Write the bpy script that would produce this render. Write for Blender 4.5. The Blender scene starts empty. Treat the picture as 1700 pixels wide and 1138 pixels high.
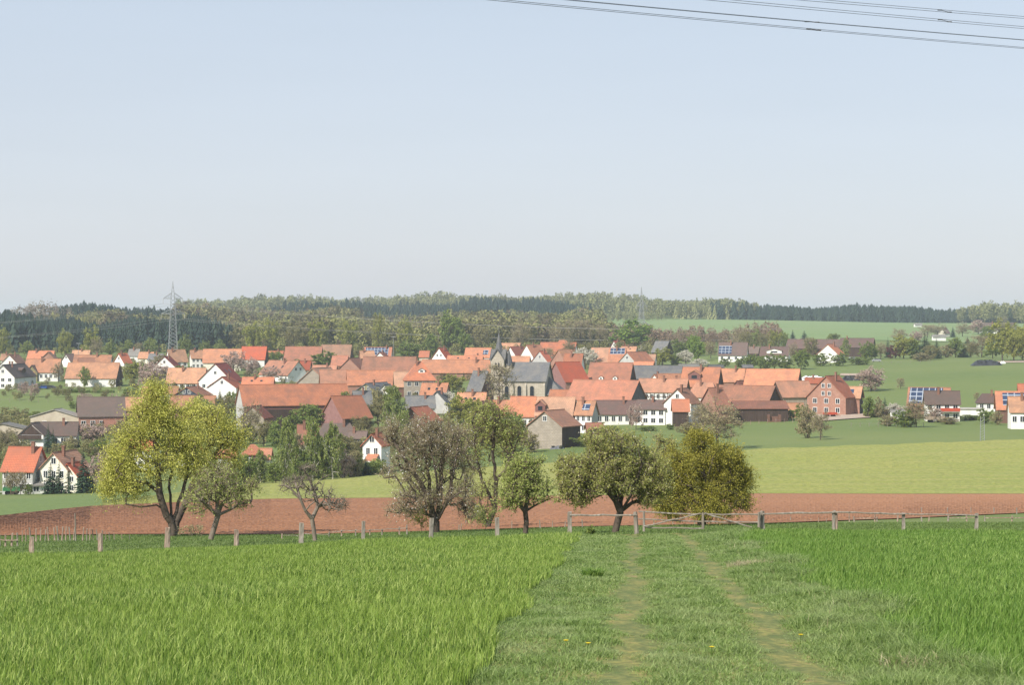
import bpy, math, random
import numpy as np
from mathutils import Vector, Matrix
HAZE = 0.00012
F = 3409.0; CX = 850.0; HY = 540.0          # focal length, centre column and horizon row of the photograph, in its pixels
scene = bpy.context.scene
col = scene.collection
# ---------------------------------------------------------------- camera, sky, sun
cd = bpy.data.cameras.new('camera'); cam = bpy.data.objects.new('camera', cd); col.objects.link(cam)
cd.sensor_width = 36; cd.lens = 36*F/1700; cd.shift_y = -29/1700; cd.clip_start = 0.3; cd.clip_end = 20000
cam.location = (0, 0, 0); cam.rotation_euler = (math.pi/2, 0, 0)
scene.camera = cam
SUN_EL = math.radians(40); SUN_AZ = math.radians(220)      # azimuth clockwise from +Y
sv = Vector((math.sin(SUN_AZ)*math.cos(SUN_EL), math.cos(SUN_AZ)*math.cos(SUN_EL), math.sin(SUN_EL)))
world = bpy.data.worlds.new('World'); scene.world = world; world.use_nodes = True
wn = world.node_tree.nodes; wl = world.node_tree.links; wn.clear()
sky = wn.new('ShaderNodeTexSky'); sky.sky_type = 'NISHITA'; sky.sun_disc = False
sky.sun_elevation = SUN_EL; sky.sun_rotation = SUN_AZ; sky.altitude = 200
sky.air_density = 1.0; sky.dust_density = 1.0; sky.ozone_density = 1.5
bg = wn.new('ShaderNodeBackground'); bg.inputs[1].default_value = 0.11
wo = wn.new('ShaderNodeOutputWorld'); 
veil = wn.new('ShaderNodeMix'); veil.data_type = 'RGBA'; veil.inputs[0].default_value = .78; 
tcw = wn.new('ShaderNodeTexCoord'); sxyz = wn.new('ShaderNodeSeparateXYZ'); wl.new(tcw.outputs['Generated'], sxyz.inputs[0])
vr = wn.new('ShaderNodeValToRGB'); e_ = vr.color_ramp.elements; e_[0].position = 0; e_[0].color = (.965, .965, 1.05, 1); e_[1].position = .5; e_[1].color = (.70, .87, 1.05, 1)
x_ = e_.new(.16); x_.color = (.86, .955, 1.09, 1)
wp = wn.new('ShaderNodeMapping'); wp.inputs['Scale'].default_value = (1, 1, 9); wl.new(tcw.outputs['Generated'], wp.inputs[0])
wz = wn.new('ShaderNodeTexNoise'); wz.inputs['Scale'].default_value = 2.2; wz.inputs['Detail'].default_value = 5; wl.new(wp.outputs[0], wz.inputs[0])
wm = wn.new('ShaderNodeMapRange'); wm.inputs[1].default_value = .35; wm.inputs[2].default_value = .75; wm.inputs[3].default_value = 4.95; wm.inputs[4].default_value = 5.3; wl.new(wz.outputs['Fac'], wm.inputs[0])
vm = wn.new('ShaderNodeVectorMath'); vm.operation = 'SCALE'; wl.new(sxyz.outputs[2], vr.inputs[0]); wl.new(vr.outputs[0], vm.inputs[0]); wl.new(wm.outputs[0], vm.inputs['Scale'])
wl.new(vm.outputs[0], veil.inputs[7])   # thin spring haze and faint wisps over the blue
wl.new(sky.outputs[0], veil.inputs[6]); wl.new(veil.outputs[2], bg.inputs[0]); wl.new(bg.outputs[0], wo.inputs[0])
sd = bpy.data.lights.new('sun', 'SUN'); sun = bpy.data.objects.new('sun', sd); col.objects.link(sun)
sd.energy = 4.9; sd.angle = math.radians(0.6); sd.color = (1, .93, .82)
sun.rotation_euler = sv.to_track_quat('Z', 'Y').to_euler(); sun.location = (-40, -40, 60)
scene.view_settings.view_transform = 'Standard'; scene.view_settings.look = 'None'
scene.view_settings.exposure = 0.42; scene.view_settings.gamma = 1
scene.cycles.volume_bounces = 1; scene.cycles.max_bounces = 6; scene.cycles.transparent_max_bounces = 8

# ---------------------------------------------------------------- terrain: height from a table of rows seen in the photograph
U = [0, 250, 500, 750, 950, 1250, 1500, 1700]
TAB = {75: [927, 919, 908, 898, 891, 885, 886, 887], 95: [906, 901, 896, 889, 883, 877, 876, 876],
 115: [890, 888, 889, 882, 876, 870, 868, 868], 150: [873, 871, 872, 867, 862, 857, 855, 853],
 250: [838, 834, 830, 828, 826, 823, 823, 823], 330: [829, 822, 812, 802, 795, 785, 781, 779],
 420: [819, 812, 798, 777, 765, 746, 738, 731], 520: [750, 750, 745, 735, 722, 712, 708, 708],
 600: [712, 708, 703, 697, 692, 690, 690, 694], 680: [674, 676, 673, 669, 668, 665, 660, 652],
 780: [641, 641, 643, 642, 640, 633, 628, 620], 900: [612, 613, 615, 617, 615, 610, 604, 599],
 1100: [589, 589, 590, 590, 588, 584, 584, 590], 1300: [577, 577, 580, 580, 575, 566, 568, 576],
 1600: [548, 548, 558, 561, 549, 546, 552, 557], 2000: [541, 541, 541, 542, 533, 533, 537, 539],
 2300: [530, 529, 529, 527, 520, 528, 537, 532], 2700: [523, 520, 517, 513, 512, 526, 536, 528],
 3500: [525, 523, 521, 519, 518, 528, 535, 530], 7000: [531]*8}
DK = np.array(sorted(TAB)); UG = np.arange(-800, 2501, 30.0)
ZK = np.array([np.interp(UG, U, TAB[d]) for d in DK])
ZK = -(ZK-HY)/F*DK[:, None]
DG = np.exp(np.linspace(math.log(75), math.log(7000), 420))
ZT = np.array([np.interp(DG, DK, ZK[:, j]) for j in range(len(UG))]).T
for _ in range(5):
    Z2 = ZT.copy(); Z2[1:-1] = (ZT[:-2]+2*ZT[1:-1]+ZT[2:])/4; ZT = Z2
    Z2 = ZT.copy(); Z2[:, 1:-1] = (ZT[:, :-2]+2*ZT[:, 1:-1]+ZT[:, 2:])/4; ZT = Z2
LD0, LDS = math.log(75), (math.log(7000)-math.log(75))/419
def _tab(u, D):
    a = np.clip((np.log(np.maximum(D, 75))-LD0)/LDS, 0, 418.999); b = np.clip((u+800)/30.0, 0, len(UG)-1.001)
    i = a.astype(int); j = b.astype(int); a = a-i; b = b-j
    return (ZT[i, j]*(1-a)+ZT[i+1, j]*a)*(1-b)+(ZT[i, j+1]*(1-a)+ZT[i+1, j+1]*a)*b
def H(X, Y):
    X = np.asarray(X, float); Y = np.asarray(Y, float)
    Dm = np.maximum(Y, 75.0); u = CX+F*X/Dm
    z = _tab(u, Dm)
    t = Y/75.0
    near = -1.7+(z+1.7)*np.clip(t, -0.3, 1)
    w = np.sin(X*0.9+Y*0.35)*0.02+np.sin(X*0.37-Y*0.5+1)*0.03
    return np.where(Y < 75, near, z)+w*np.clip((110-Y)/20, 0, 1)
def yrow(u, D): return HY-F*float(H((u-CX)/F*D, D))/D
def solveD(u, f, lo=76, hi=2600):
    """distance at which the ground under column u sits on row f(D)"""
    Ds = np.exp(np.linspace(math.log(lo), math.log(hi), 500))
    g = HY-F*H((u-CX)/F*Ds, Ds)/Ds - np.array([f(d) for d in Ds])
    k = np.where(g <= 0)[0]
    if len(k) == 0: return hi
    k = k[0]
    if k == 0: return lo
    return Ds[k-1]+(Ds[k]-Ds[k-1])*g[k-1]/(g[k-1]-g[k])
def P(x, y, D): return Vector(((x-CX)/F*D, D, -(y-HY)/F*D))

# ---------------------------------------------------------------- mesh helpers
def mesh_np(name, V, faces, mats=(), midx=None, attrs=None, smooth=False):
    V = np.asarray(V, np.float32).reshape(-1, 3)
    faces = [np.asarray(f, np.int32) for f in faces if len(f)]
    me = bpy.data.meshes.new(name)
    me.vertices.add(len(V)); me.vertices.foreach_set('co', V.ravel())
    nl = sum(f.size for f in faces); nf = sum(len(f) for f in faces)
    me.loops.add(nl); me.polygons.add(nf)
    me.loops.foreach_set('vertex_index', np.concatenate([f.ravel() for f in faces]))
    tot = np.concatenate([np.full(len(f), f.shape[1], np.int32) for f in faces])
    st = np.concatenate([[0], np.cumsum(tot)[:-1]]).astype(np.int32)
    me.polygons.foreach_set('loop_start', st)
    me.polygons.foreach_set('use_smooth', np.full(nf, bool(smooth)))
    if midx is not None: me.polygons.foreach_set('material_index', np.asarray(midx, np.int32))
    for m in mats: me.materials.append(m)
    if attrs:
        for k, a in attrs.items():
            at = me.attributes.new(k, 'FLOAT', 'POINT'); at.data.foreach_set('value', np.asarray(a, np.float32))
    me.update(calc_edges=True)
    return me
def link(name, me, parent=None, loc=None):
    o = bpy.data.objects.new(name, me); col.objects.link(o)
    if parent is not None: o.parent = parent
    if loc is not None: o.location = loc
    return o
def tag(o, label=None, cat=None, group=None, kind=None):
    if label: o['label'] = label
    if cat: o['category'] = cat
    if group: o['group'] = group
    if kind: o['kind'] = kind
    return o
class MB:
    """collects boxes, tubes and quads for one mesh"""
    def __init__(s): s.v = []; s.q = []; s.t = []; s.mq = []; s.mt = []; s.n = 0
    def poly(s, pts, m=0):
        b = s.n; s.v += [tuple(p) for p in pts]; s.n += len(pts)
        if len(pts) == 4: s.q.append((b, b+1, b+2, b+3)); s.mq.append(m)
        elif len(pts) == 3: s.t.append((b, b+1, b+2)); s.mt.append(m)
        elif len(pts) == 5: s.q.append((b, b+1, b+2, b+4)); s.mq.append(m); s.t.append((b+2, b+3, b+4)); s.mt.append(m)
    def hexa(s, c, m=0):
        b = s.n; s.v += [tuple(p) for p in c]; s.n += 8
        for f in ((0,3,2,1), (4,5,6,7), (0,1,5,4), (1,2,6,5), (2,3,7,6), (3,0,4,7)):
            s.q.append(tuple(b+i for i in f)); s.mq.append(m)
    def box(s, x0, x1, y0, y1, z0, z1, m=0):
        s.hexa([(x0,y0,z0), (x1,y0,z0), (x1,y1,z0), (x0,y1,z0), (x0,y0,z1), (x1,y0,z1), (x1,y1,z1), (x0,y1,z1)], m)
    def tube(s, a, b, r0, r1=None, n=5, m=0, cap=True):
        a = Vector(a); b = Vector(b); r1 = r0 if r1 is None else r1
        d = (b-a).normalized(); p = d.orthogonal().normalized(); q = d.cross(p); k = s.n
        for c, r in ((a, r0), (b, r1)):
            for i in range(n):
                t = 2*math.pi*i/n; s.v.append(tuple(c+p*math.cos(t)*r+q*math.sin(t)*r))
        s.n += 2*n
        for i in range(n):
            j = (i+1) % n; s.q.append((k+i, k+j, k+n+j, k+n+i)); s.mq.append(m)
        if cap and n == 4: s.q.append((k+4, k+5, k+6, k+7)); s.mq.append(m)
        elif cap:
            s.v.append(tuple(b)); s.n += 1
            for i in range(n): s.t.append((k+n+i, k+n+(i+1) % n, k+2*n)); s.mt.append(m)
    def mesh(s, name, mats, smooth=False):
        return mesh_np(name, s.v, [s.q, s.t], mats, s.mq+s.mt, smooth=smooth)
    def build(s, name, mats, parent=None, loc=None, smooth=False):
        if not isinstance(mats, (list, tuple)): mats = [mats]
        return link(name, s.mesh(name, mats, smooth), parent, loc)

# ---------------------------------------------------------------- materials
def newmat(name):
    m = bpy.data.materials.new(name); m.use_nodes = True; m.node_tree.nodes.clear()
    return m, m.node_tree.nodes, m.node_tree.links
def ramp(n, l, src, stops):
    r = n.new('ShaderNodeValToRGB'); l.new(src, r.inputs[0]); e = r.color_ramp.elements
    e[0].position, e[0].color = stops[0][0], (*stops[0][1], 1); e[1].position, e[1].color = stops[-1][0], (*stops[-1][1], 1)
    for p, c in stops[1:-1]: x = e.new(p); x.color = (*c, 1)
    return r.outputs[0]
def mixc(n, l, fac, a, b, mode='MIX'):
    x = n.new('ShaderNodeMix'); x.data_type = 'RGBA'; x.blend_type = mode
    for s, v in ((x.inputs[0], fac), (x.inputs[6], a), (x.inputs[7], b)):
        if hasattr(v, 'is_linked') or hasattr(v, 'links'): l.new(v, s)
        elif isinstance(v, tuple): s.default_value = (*v, 1)
        else: s.default_value = v
    return x.outputs[2]
def noise(n, l, scale, detail=4, stretch=(1,1,1), co='Object', rough=.55, rot=0):
    t = n.new('ShaderNodeTexCoord'); mp = n.new('ShaderNodeMapping'); mp.inputs['Scale'].default_value = stretch
    mp.inputs['Rotation'].default_value = (0, 0, rot)
    l.new(t.outputs[co], mp.inputs[0]); x = n.new('ShaderNodeTexNoise'); x.inputs['Scale'].default_value = scale
    x.inputs['Detail'].default_value = detail; x.inputs['Roughness'].default_value = rough; l.new(mp.outputs[0], x.inputs[0])
    return x.outputs['Fac']
def attr(n, name='rnd'):
    a = n.new('ShaderNodeAttribute'); a.attribute_name = name; return a.outputs['Fac']
def surf(n, l, colr, rough=.85, bump=None, bs=.3, bd=.05, trans=0.0, metal=0):
    p = n.new('ShaderNodeBsdfPrincipled'); p.inputs['Roughness'].default_value = rough; p.inputs['Metallic'].default_value = metal
    p.inputs['Specular IOR Level'].default_value = .3
    if isinstance(colr, tuple): p.inputs['Base Color'].default_value = (*colr, 1)
    else: l.new(colr, p.inputs['Base Color'])
    if bump is not None:
        b = n.new('ShaderNodeBump'); b.inputs['Strength'].default_value = bs; b.inputs['Distance'].default_value = bd
        l.new(bump, b.inputs['Height']); l.new(b.outputs[0], p.inputs['Normal'])
    o = n.new('ShaderNodeOutputMaterial'); sh = p.outputs[0]
    if trans:
        t = n.new('ShaderNodeBsdfTranslucent'); mx = n.new('ShaderNodeMixShader'); mx.inputs[0].default_value = trans
        if isinstance(colr, tuple): t.inputs[0].default_value = (*colr, 1)
        else: l.new(colr, t.inputs[0])
        l.new(sh, mx.inputs[1]); l.new(t.outputs[0], mx.inputs[2]); sh = mx.outputs[0]
    l.new(sh, o.inputs[0])
def m_noise(name, a, b, scale=.6, rough=.85, stretch=(1,1,1), detail=5, bs=.3, bd=.03, c=None, scale2=None, lo=.3, hi=.7):
    m, n, l = newmat(name); f = noise(n, l, scale, detail, stretch); k = ramp(n, l, f, [(lo, a), (hi, b)])
    if c is not None:
        f2 = noise(n, l, scale2, 3); r = ramp(n, l, f2, [(.45, (0,0,0)), (.65, (1,1,1))]); k = mixc(n, l, r, k, c)
    surf(n, l, k, rough, f, bs, bd); return m
def m_leaf(name, cols, trans=.35, rough=.6):
    m, n, l = newmat(name); st = [(i/(len(cols)-1), c) for i, c in enumerate(cols)]
    surf(n, l, ramp(n, l, attr(n), st), rough, trans=trans); return m
def m_roof(name, a, b, c):
    """clay or slate courses: brick pattern with per-tile tone, patches of weathering and lichen"""
    m, n, l = newmat(name); t = n.new('ShaderNodeTexCoord'); sp = n.new('ShaderNodeSeparateXYZ'); l.new(t.outputs['Object'], sp.inputs[0])
    cb = n.new('ShaderNodeCombineXYZ'); l.new(sp.outputs[0], cb.inputs[0]); l.new(sp.outputs[2], cb.inputs[1])
    br = n.new('ShaderNodeTexBrick'); br.inputs['Scale'].default_value = 1; br.inputs['Brick Width'].default_value = .5
    br.inputs['Row Height'].default_value = .3; br.inputs['Mortar Size'].default_value = .03; br.inputs['Bias'].default_value = 0
    br.inputs['Color1'].default_value = (*a, 1); br.inputs['Color2'].default_value = (*b, 1)
    br.inputs['Mortar'].default_value = (*[x*.55 for x in a], 1); l.new(cb.outputs[0], br.inputs[0])
    inf = n.new('ShaderNodeObjectInfo'); ad = n.new('ShaderNodeVectorMath'); ad.operation = 'ADD'
    l.new(t.outputs['Object'], ad.inputs[0]); ml = n.new('ShaderNodeMath'); ml.operation = 'MULTIPLY'; ml.inputs[1].default_value = 90
    l.new(inf.outputs['Random'], ml.inputs[0]); l.new(ml.outputs[0], ad.inputs[1])
    nz = n.new('ShaderNodeTexNoise'); nz.inputs['Scale'].default_value = .35; nz.inputs['Detail'].default_value = 6
    nz.inputs['Roughness'].default_value = .7; l.new(ad.outputs[0], nz.inputs[0])
    r = ramp(n, l, nz.outputs['Fac'], [(.42, (0,0,0)), (.64, (1,1,1))])
    k = mixc(n, l, r, br.outputs['Color'], c)
    hs = n.new('ShaderNodeHueSaturation'); l.new(k, hs.inputs['Color'])
    mr = n.new('ShaderNodeMapRange'); mr.inputs[3].default_value = .72; mr.inputs[4].default_value = 1.18
    l.new(inf.outputs['Random'], mr.inputs[0]); l.new(mr.outputs[0], hs.inputs['Value'])
    w2 = n.new('ShaderNodeMath'); w2.operation = 'MULTIPLY'; w2.inputs[1].default_value = 7.31; l.new(inf.outputs['Random'], w2.inputs[0]); w3 = n.new('ShaderNodeMath'); w3.operation = 'FRACT'; l.new(w2.outputs[0], w3.inputs[0])
    for key, lo_, hi_ in (('Hue', .496, .518), ('Saturation', 1.05, .86)):
        q = n.new('ShaderNodeMapRange'); q.inputs[3].default_value = lo_; q.inputs[4].default_value = hi_; l.new(w3.outputs[0], q.inputs[0]); l.new(q.outputs[0], hs.inputs[key])
    surf(n, l, hs.outputs[0], .8, br.outputs['Fac'], .4, .02); return m
def m_brick(name, a, b, mortar, sc=1.0):
    m, n, l = newmat(name); t = n.new('ShaderNodeTexCoord'); sp = n.new('ShaderNodeSeparateXYZ'); l.new(t.outputs['Object'], sp.inputs[0])
    ad = n.new('ShaderNodeMath'); ad.operation = 'ADD'; l.new(sp.outputs[0], ad.inputs[0]); l.new(sp.outputs[1], ad.inputs[1])
    cb = n.new('ShaderNodeCombineXYZ'); l.new(ad.outputs[0], cb.inputs[0]); l.new(sp.outputs[2], cb.inputs[1])
    br = n.new('ShaderNodeTexBrick'); br.inputs['Scale'].default_value = sc; br.inputs['Brick Width'].default_value = .5
    br.inputs['Row Height'].default_value = .25; br.inputs['Mortar Size'].default_value = .02
    br.inputs['Color1'].default_value = (*a, 1); br.inputs['Color2'].default_value = (*b, 1); br.inputs['Mortar'].default_value = (*mortar, 1)
    l.new(cb.outputs[0], br.inputs[0]); f = noise(n, l, .7, 5)
    k = mixc(n, l, ramp(n, l, f, [(.35, (0,0,0)), (.7, (.6,.6,.6))]), br.outputs['Color'], tuple(x*.7 for x in a))
    surf(n, l, k, .9, br.outputs['Fac'], .4, .02); return m
M = {}
M['r_orange'] = m_roof('orange_tiles', (.45,.175,.098), (.54,.215,.12), (.29,.13,.085))
M['r_salmon'] = m_roof('salmon_tiles', (.40,.175,.115), (.47,.205,.13), (.25,.13,.09))
M['r_red'] = m_roof('red_tiles', (.39,.10,.055), (.45,.12,.065), (.29,.09,.055))
M['r_dkred'] = m_roof('dark_red_tiles', (.20,.045,.035), (.24,.055,.04), (.16,.045,.035))
M['r_rust'] = m_roof('rusty_brown_tiles', (.27,.095,.065), (.33,.12,.08), (.20,.085,.06))
M['r_brown'] = m_roof('brown_tiles', (.135,.085,.075), (.17,.105,.09), (.11,.08,.07))
M['r_slate'] = m_roof('slate', (.11,.115,.125), (.145,.15,.16), (.16,.15,.14))
M['r_grey'] = m_roof('fibre_cement', (.25,.24,.225), (.28,.265,.25), (.19,.175,.155))
M['white'] = m_noise('white_render', (.62,.61,.585), (.80,.79,.77), .5, .9, (1,1,.25))
M['cream'] = m_noise('cream_render', (.66,.62,.52), (.75,.71,.60), .5, .9)
M['beige'] = m_noise('beige_render', (.36,.31,.24), (.46,.41,.33), .6, .9)
M['palegrey'] = m_noise('pale_grey_render', (.36,.36,.35), (.48,.47,.46), .6, .9)
M['blue'] = m_noise('dark_blue_boards', (.02,.03,.05), (.04,.05,.08), 1.5, .7)
M['stone'] = m_brick('rubble_stone', (.30,.26,.215), (.38,.33,.275), (.22,.19,.16), .7)
M['church'] = m_brick('church_limestone', (.40,.355,.29), (.47,.42,.35), (.34,.30,.24), .45)
M['brick'] = m_brick('weathered_brick', (.33,.165,.12), (.38,.20,.145), (.30,.22,.18))
M['dkbrick'] = m_brick('dark_brick', (.20,.085,.075), (.24,.105,.09), (.18,.12,.11))
M['hung'] = m_noise('red_hung_tiles', (.20,.10,.095), (.27,.145,.135), 1.2, .85)
M['planks'] = m_noise('weathered_planks', (.26,.20,.15), (.40,.32,.25), 1.6, .9, (3,3,.15))
M['dkwood'] = m_noise('dark_stained_wood_and_shade', (.035,.022,.018), (.075,.05,.04), 1.5, .85, (2,2,.2))  # real dark wood, and shade painted onto right-hand gables and the open shelter
M['brwood'] = m_noise('brown_planks', (.12,.06,.045), (.17,.095,.07), 1.5, .85, (3,3,.2))
M['moss'] = m_noise('olive_render', (.16,.145,.07), (.22,.19,.10), .8, .9)
M['slwall'] = m_noise('slate_hung_wall', (.07,.07,.08), (.12,.12,.13), 1.5, .7)
M['timber'] = m_noise('black_brown_timber', (.03,.02,.015), (.06,.04,.03), 3)
M['frame'] = m_noise('white_paint', (.7,.7,.69), (.8,.8,.79), 2, .5)
M['glass'] = m_noise('dark_window_glass', (.015,.02,.026), (.03,.035,.045), .4, .12)
M['chim'] = m_brick('chimney_brick', (.22,.10,.07), (.27,.13,.09), (.2,.15,.12))
M['metal'] = m_noise('galvanised_steel', (.20,.21,.22), (.30,.31,.32), 1.2, .5)
M['wire'] = m_noise('weathered_cable', (.09,.095,.11), (.14,.145,.16), 2, .5)
M['conc'] = m_noise('concrete', (.33,.31,.28), (.43,.41,.38), 1, .9)
M['black'] = m_noise('black_sheeting', (.015,.016,.02), (.05,.052,.06), .8, .45, bs=.6, bd=.2)
M['rust'] = m_noise('red_painted_steel', (.35,.05,.03), (.45,.08,.04), 1, .5)
M['carblue'] = m_noise('blue_car_paint', (.02,.06,.25), (.03,.08,.30), 1, .25)
M['cargrey'] = m_noise('grey_car_paint', (.25,.26,.28), (.33,.34,.36), 1, .25)
M['cardark'] = m_noise('dark_car_paint', (.02,.02,.025), (.04,.04,.045), 1, .25)
M['green_p'] = m_noise('green_machine_paint', (.03,.16,.06), (.05,.2,.08), 1, .4)
M['tyre'] = m_noise('rubber', (.015,.015,.015), (.03,.03,.03), 2, .8)
def m_solar():
    m, n, l = newmat('solar_cells'); t = n.new('ShaderNodeTexCoord'); sp = n.new('ShaderNodeSeparateXYZ'); l.new(t.outputs['Object'], sp.inputs[0])
    cb = n.new('ShaderNodeCombineXYZ'); l.new(sp.outputs[0], cb.inputs[0]); l.new(sp.outputs[2], cb.inputs[1])
    br = n.new('ShaderNodeTexBrick'); br.offset = 0; br.inputs['Scale'].default_value = 1; br.inputs['Brick Width'].default_value = 1.7
    br.inputs['Row Height'].default_value = 1.25; br.inputs['Mortar Size'].default_value = .13
    br.inputs['Color1'].default_value = (.022,.035,.075,1); br.inputs['Color2'].default_value = (.035,.055,.11,1)
    br.inputs['Mortar'].default_value = (.30,.33,.38,1); l.new(cb.outputs[0], br.inputs[0]); surf(n, l, br.outputs['Color'], .3); return m
M['solar'] = m_solar()
def m_post(name, a, b, c):
    m, n, l = newmat(name); f = noise(n, l, 9, 6, (1, 1, .12)); g = noise(n, l, 2.2, 4, (1,1,1))
    k = mixc(n, l, ramp(n, l, g, [(.45, (0,0,0)), (.62, (1,1,1))]), ramp(n, l, f, [(.35, a), (.65, b)]), c)
    surf(n, l, k, .9, f, .9, .02); return m
M['postg'] = m_post('grey_weathered_oak', (.13,.11,.09), (.33,.30,.26), (.21,.175,.14))
M['postb'] = m_post('brown_weathered_post', (.16,.11,.085), (.40,.32,.26), (.24,.15,.12))
M['bark'] = m_noise('dark_bark', (.045,.034,.028), (.12,.095,.075), 6, .95, (1,1,.3), bs=1, bd=.03)
M['barkgrey'] = m_noise('grey_brown_bark', (.13,.105,.085), (.24,.20,.165), 6, .95, (1,1,.3), bs=1, bd=.03)
M['birchbark'] = m_noise('pale_birch_bark', (.22,.20,.18), (.6,.57,.52), 2, .8, (1,1,2))
M['twig'] = m_noise('brown_twigs', (.20,.155,.105), (.31,.25,.175), 2, .9)

# ground covers
def m_meadow():
    m, n, l = newmat('meadow_grass'); f = noise(n, l, .012, 5); g = noise(n, l, .35, 6, (1, .5, 1)); h = noise(n, l, 3.0, 4)
    a = ramp(n, l, f, [(.3, (.115,.155,.036)), (.5, (.145,.18,.043)), (.7, (.175,.20,.058))])
    b = mixc(n, l, ramp(n, l, g, [(.4, (0,0,0)), (.75, (.7,.7,.7))]), a, (.16,.19,.07))
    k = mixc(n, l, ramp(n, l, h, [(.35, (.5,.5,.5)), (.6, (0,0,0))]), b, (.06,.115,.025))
    surf(n, l, k, .9, h, .5, .1); return m
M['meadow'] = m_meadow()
def m_crop(name, a, b, c, rot=0.0, row=.9):
    m, n, l = newmat(name); f = noise(n, l, .03, 5, (1,.45,1)); g = noise(n, l, row, 5, (.12,1,1), rot=rot); h = noise(n, l, 1.6, 5, (1,.6,1))
    k = mixc(n, l, ramp(n, l, f, [(.35, (0,0,0)), (.65, (1,1,1))]), a, b)
    k = mixc(n, l, ramp(n, l, g, [(.42, (0,0,0)), (.66, (.85,.85,.85))]), k, c)
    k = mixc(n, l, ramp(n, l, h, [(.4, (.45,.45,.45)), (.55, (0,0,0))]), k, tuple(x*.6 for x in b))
    surf(n, l, k, .9, h, .6, .15); return m
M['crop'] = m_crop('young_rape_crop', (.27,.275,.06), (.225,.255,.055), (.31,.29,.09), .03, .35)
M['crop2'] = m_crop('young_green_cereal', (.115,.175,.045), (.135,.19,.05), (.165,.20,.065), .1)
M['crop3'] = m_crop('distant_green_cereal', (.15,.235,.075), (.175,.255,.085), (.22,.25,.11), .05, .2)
def m_soil():
    m, n, l = newmat('ploughed_red_soil'); f = noise(n, l, .05, 4, (.3,1,1)); g = noise(n, l, .8, 6, (.15,1,1), rot=.05); h = noise(n, l, 5, 6, (.6,1,1))
    k = mixc(n, l, ramp(n, l, f, [(.3, (0,0,0)), (.7, (1,1,1))]), (.21,.09,.043), (.27,.123,.06))
    k = mixc(n, l, ramp(n, l, g, [(.42, (0,0,0)), (.66, (.5,.5,.5))]), k, (.30,.155,.092))
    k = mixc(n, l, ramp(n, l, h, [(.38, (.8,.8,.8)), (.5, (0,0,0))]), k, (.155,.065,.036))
    t = n.new('ShaderNodeTexCoord'); sp = n.new('ShaderNodeSeparateXYZ'); l.new(t.outputs['Object'], sp.inputs[0]); mr = n.new('ShaderNodeMapRange')
    mr.inputs[1].default_value = -35; mr.inputs[2].default_value = 45; l.new(sp.outputs[0], mr.inputs[0])      # drier, paler soil towards the right end of the field
    k = mixc(n, l, mr.outputs[0], k, mixc(n, l, .42, k, (.42,.215,.12)))
    surf(n, l, k, .95, h, .7, .10); return m
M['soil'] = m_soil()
M['under'] = m_noise('shaded_soil_under_wheat', (.035,.06,.018), (.06,.10,.03), 2, .95)  # dark green puts the shade between wheat blades into the soil colour
M['dirt'] = m_noise('yard_dirt', (.34,.25,.19), (.44,.35,.28), .3, .95)
M['road'] = m_noise('pale_farm_road', (.34,.31,.28), (.43,.40,.37), .3, .9)

# ---------------------------------------------------------------- ground sheet and fields
def ground():
    ys = np.concatenate([np.arange(-25, 120, 2.0), np.exp(np.linspace(math.log(121), math.log(7000), 330))])
    ts = np.linspace(-1, 1, 181)
    X = (60+0.42*np.maximum(ys, 0))[:, None]*ts[None, :]; Y = np.repeat(ys[:, None], len(ts), 1)
    V = np.stack([X, Y, H(X, Y)], -1).reshape(-1, 3); nc = len(ts)
    i = np.arange(len(ys)-1)[:, None]*nc+np.arange(nc-1)[None, :]; i = i.ravel()
    o = link('ground', mesh_np('ground', V, [np.stack([i, i+1, i+nc+1, i+nc], 1)], [M['meadow']], smooth=True))
    tag(o, kind='structure')
ground()
def patch(name, us, near, far, mat, off, nu=160, nd=60, rough=0, seed=0, warp=0):
    """a field between two boundary curves given over the photograph's columns; heights follow the terrain"""
    rng = np.random.default_rng(seed); u = np.linspace(us[0], us[-1], nu)
    a = np.interp(u, us, near); b = np.interp(u, us, far)
    if warp: b = b*(1+warp*(np.sin(u*.05)+.6*np.sin(u*.13+1)))
    t = np.linspace(0, 1, nd)[:, None]; D = a[None]*(b/a)[None]**t
    X = (u[None]-CX)/F*D; Z = H(X, D)+off
    if rough: Z = Z+(rng.uniform(-rough, rough, Z.shape)+rough*.8*np.sin(D*5))*np.clip(t*40, 0, 1)*np.clip((1-t)*40, 0, 1)-.5*off*np.clip(1-t*60, 0, 1)
    V = np.stack([X, D, Z], -1).reshape(-1, 3); i = (np.arange(nd-1)[:, None]*nu+np.arange(nu-1)[None]).ravel()
    o = link(name, mesh_np(name, V, [np.stack([i, i+1, i+nu+1, i+nu], 1)], [mat], smooth=not rough))
    return tag(o, kind='structure')
PUS = [-600, 0, 150, 300, 450, 620, 900, 1260, 1500, 1700, 2300]
PN = [113, 113, 114, 114, 114, 112, 114, 112, 128, 150, 160]
PF = [150, 178, 222, 240, 252, 250, 252, 252, 250, 250, 250]
patch('ploughed_field', PUS, PN, PF, M['soil'], .12, 620, 300, .045, 1)
patch('cereal_field', [-600, 0, 150, 300, 420], [x+1 for x in PF[:4]]+[251], [300, 300, 345, 345, 345], M['crop2'], .10, 80, 40)
patch('crop_field', [170, 300, 450, 620, 900, 1260, 1500, 1700, 2300], [226, 241, 253, 251, 253, 253, 251, 251, 251],
      [250, 330, 408, 402, 405, 415, 417, 420, 420], M['crop'], .22, 300, 90, .05, 3, warp=.004)
patch('distant_field', [930, 1000, 1100, 1300, 1500, 1700, 2300], [1480, 1380, 1330, 1320, 1330, 1330, 1330], [2030, 2060, 2060, 2060, 2060, 2040, 2000], M['crop3'], .3, 120, 70)
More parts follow.
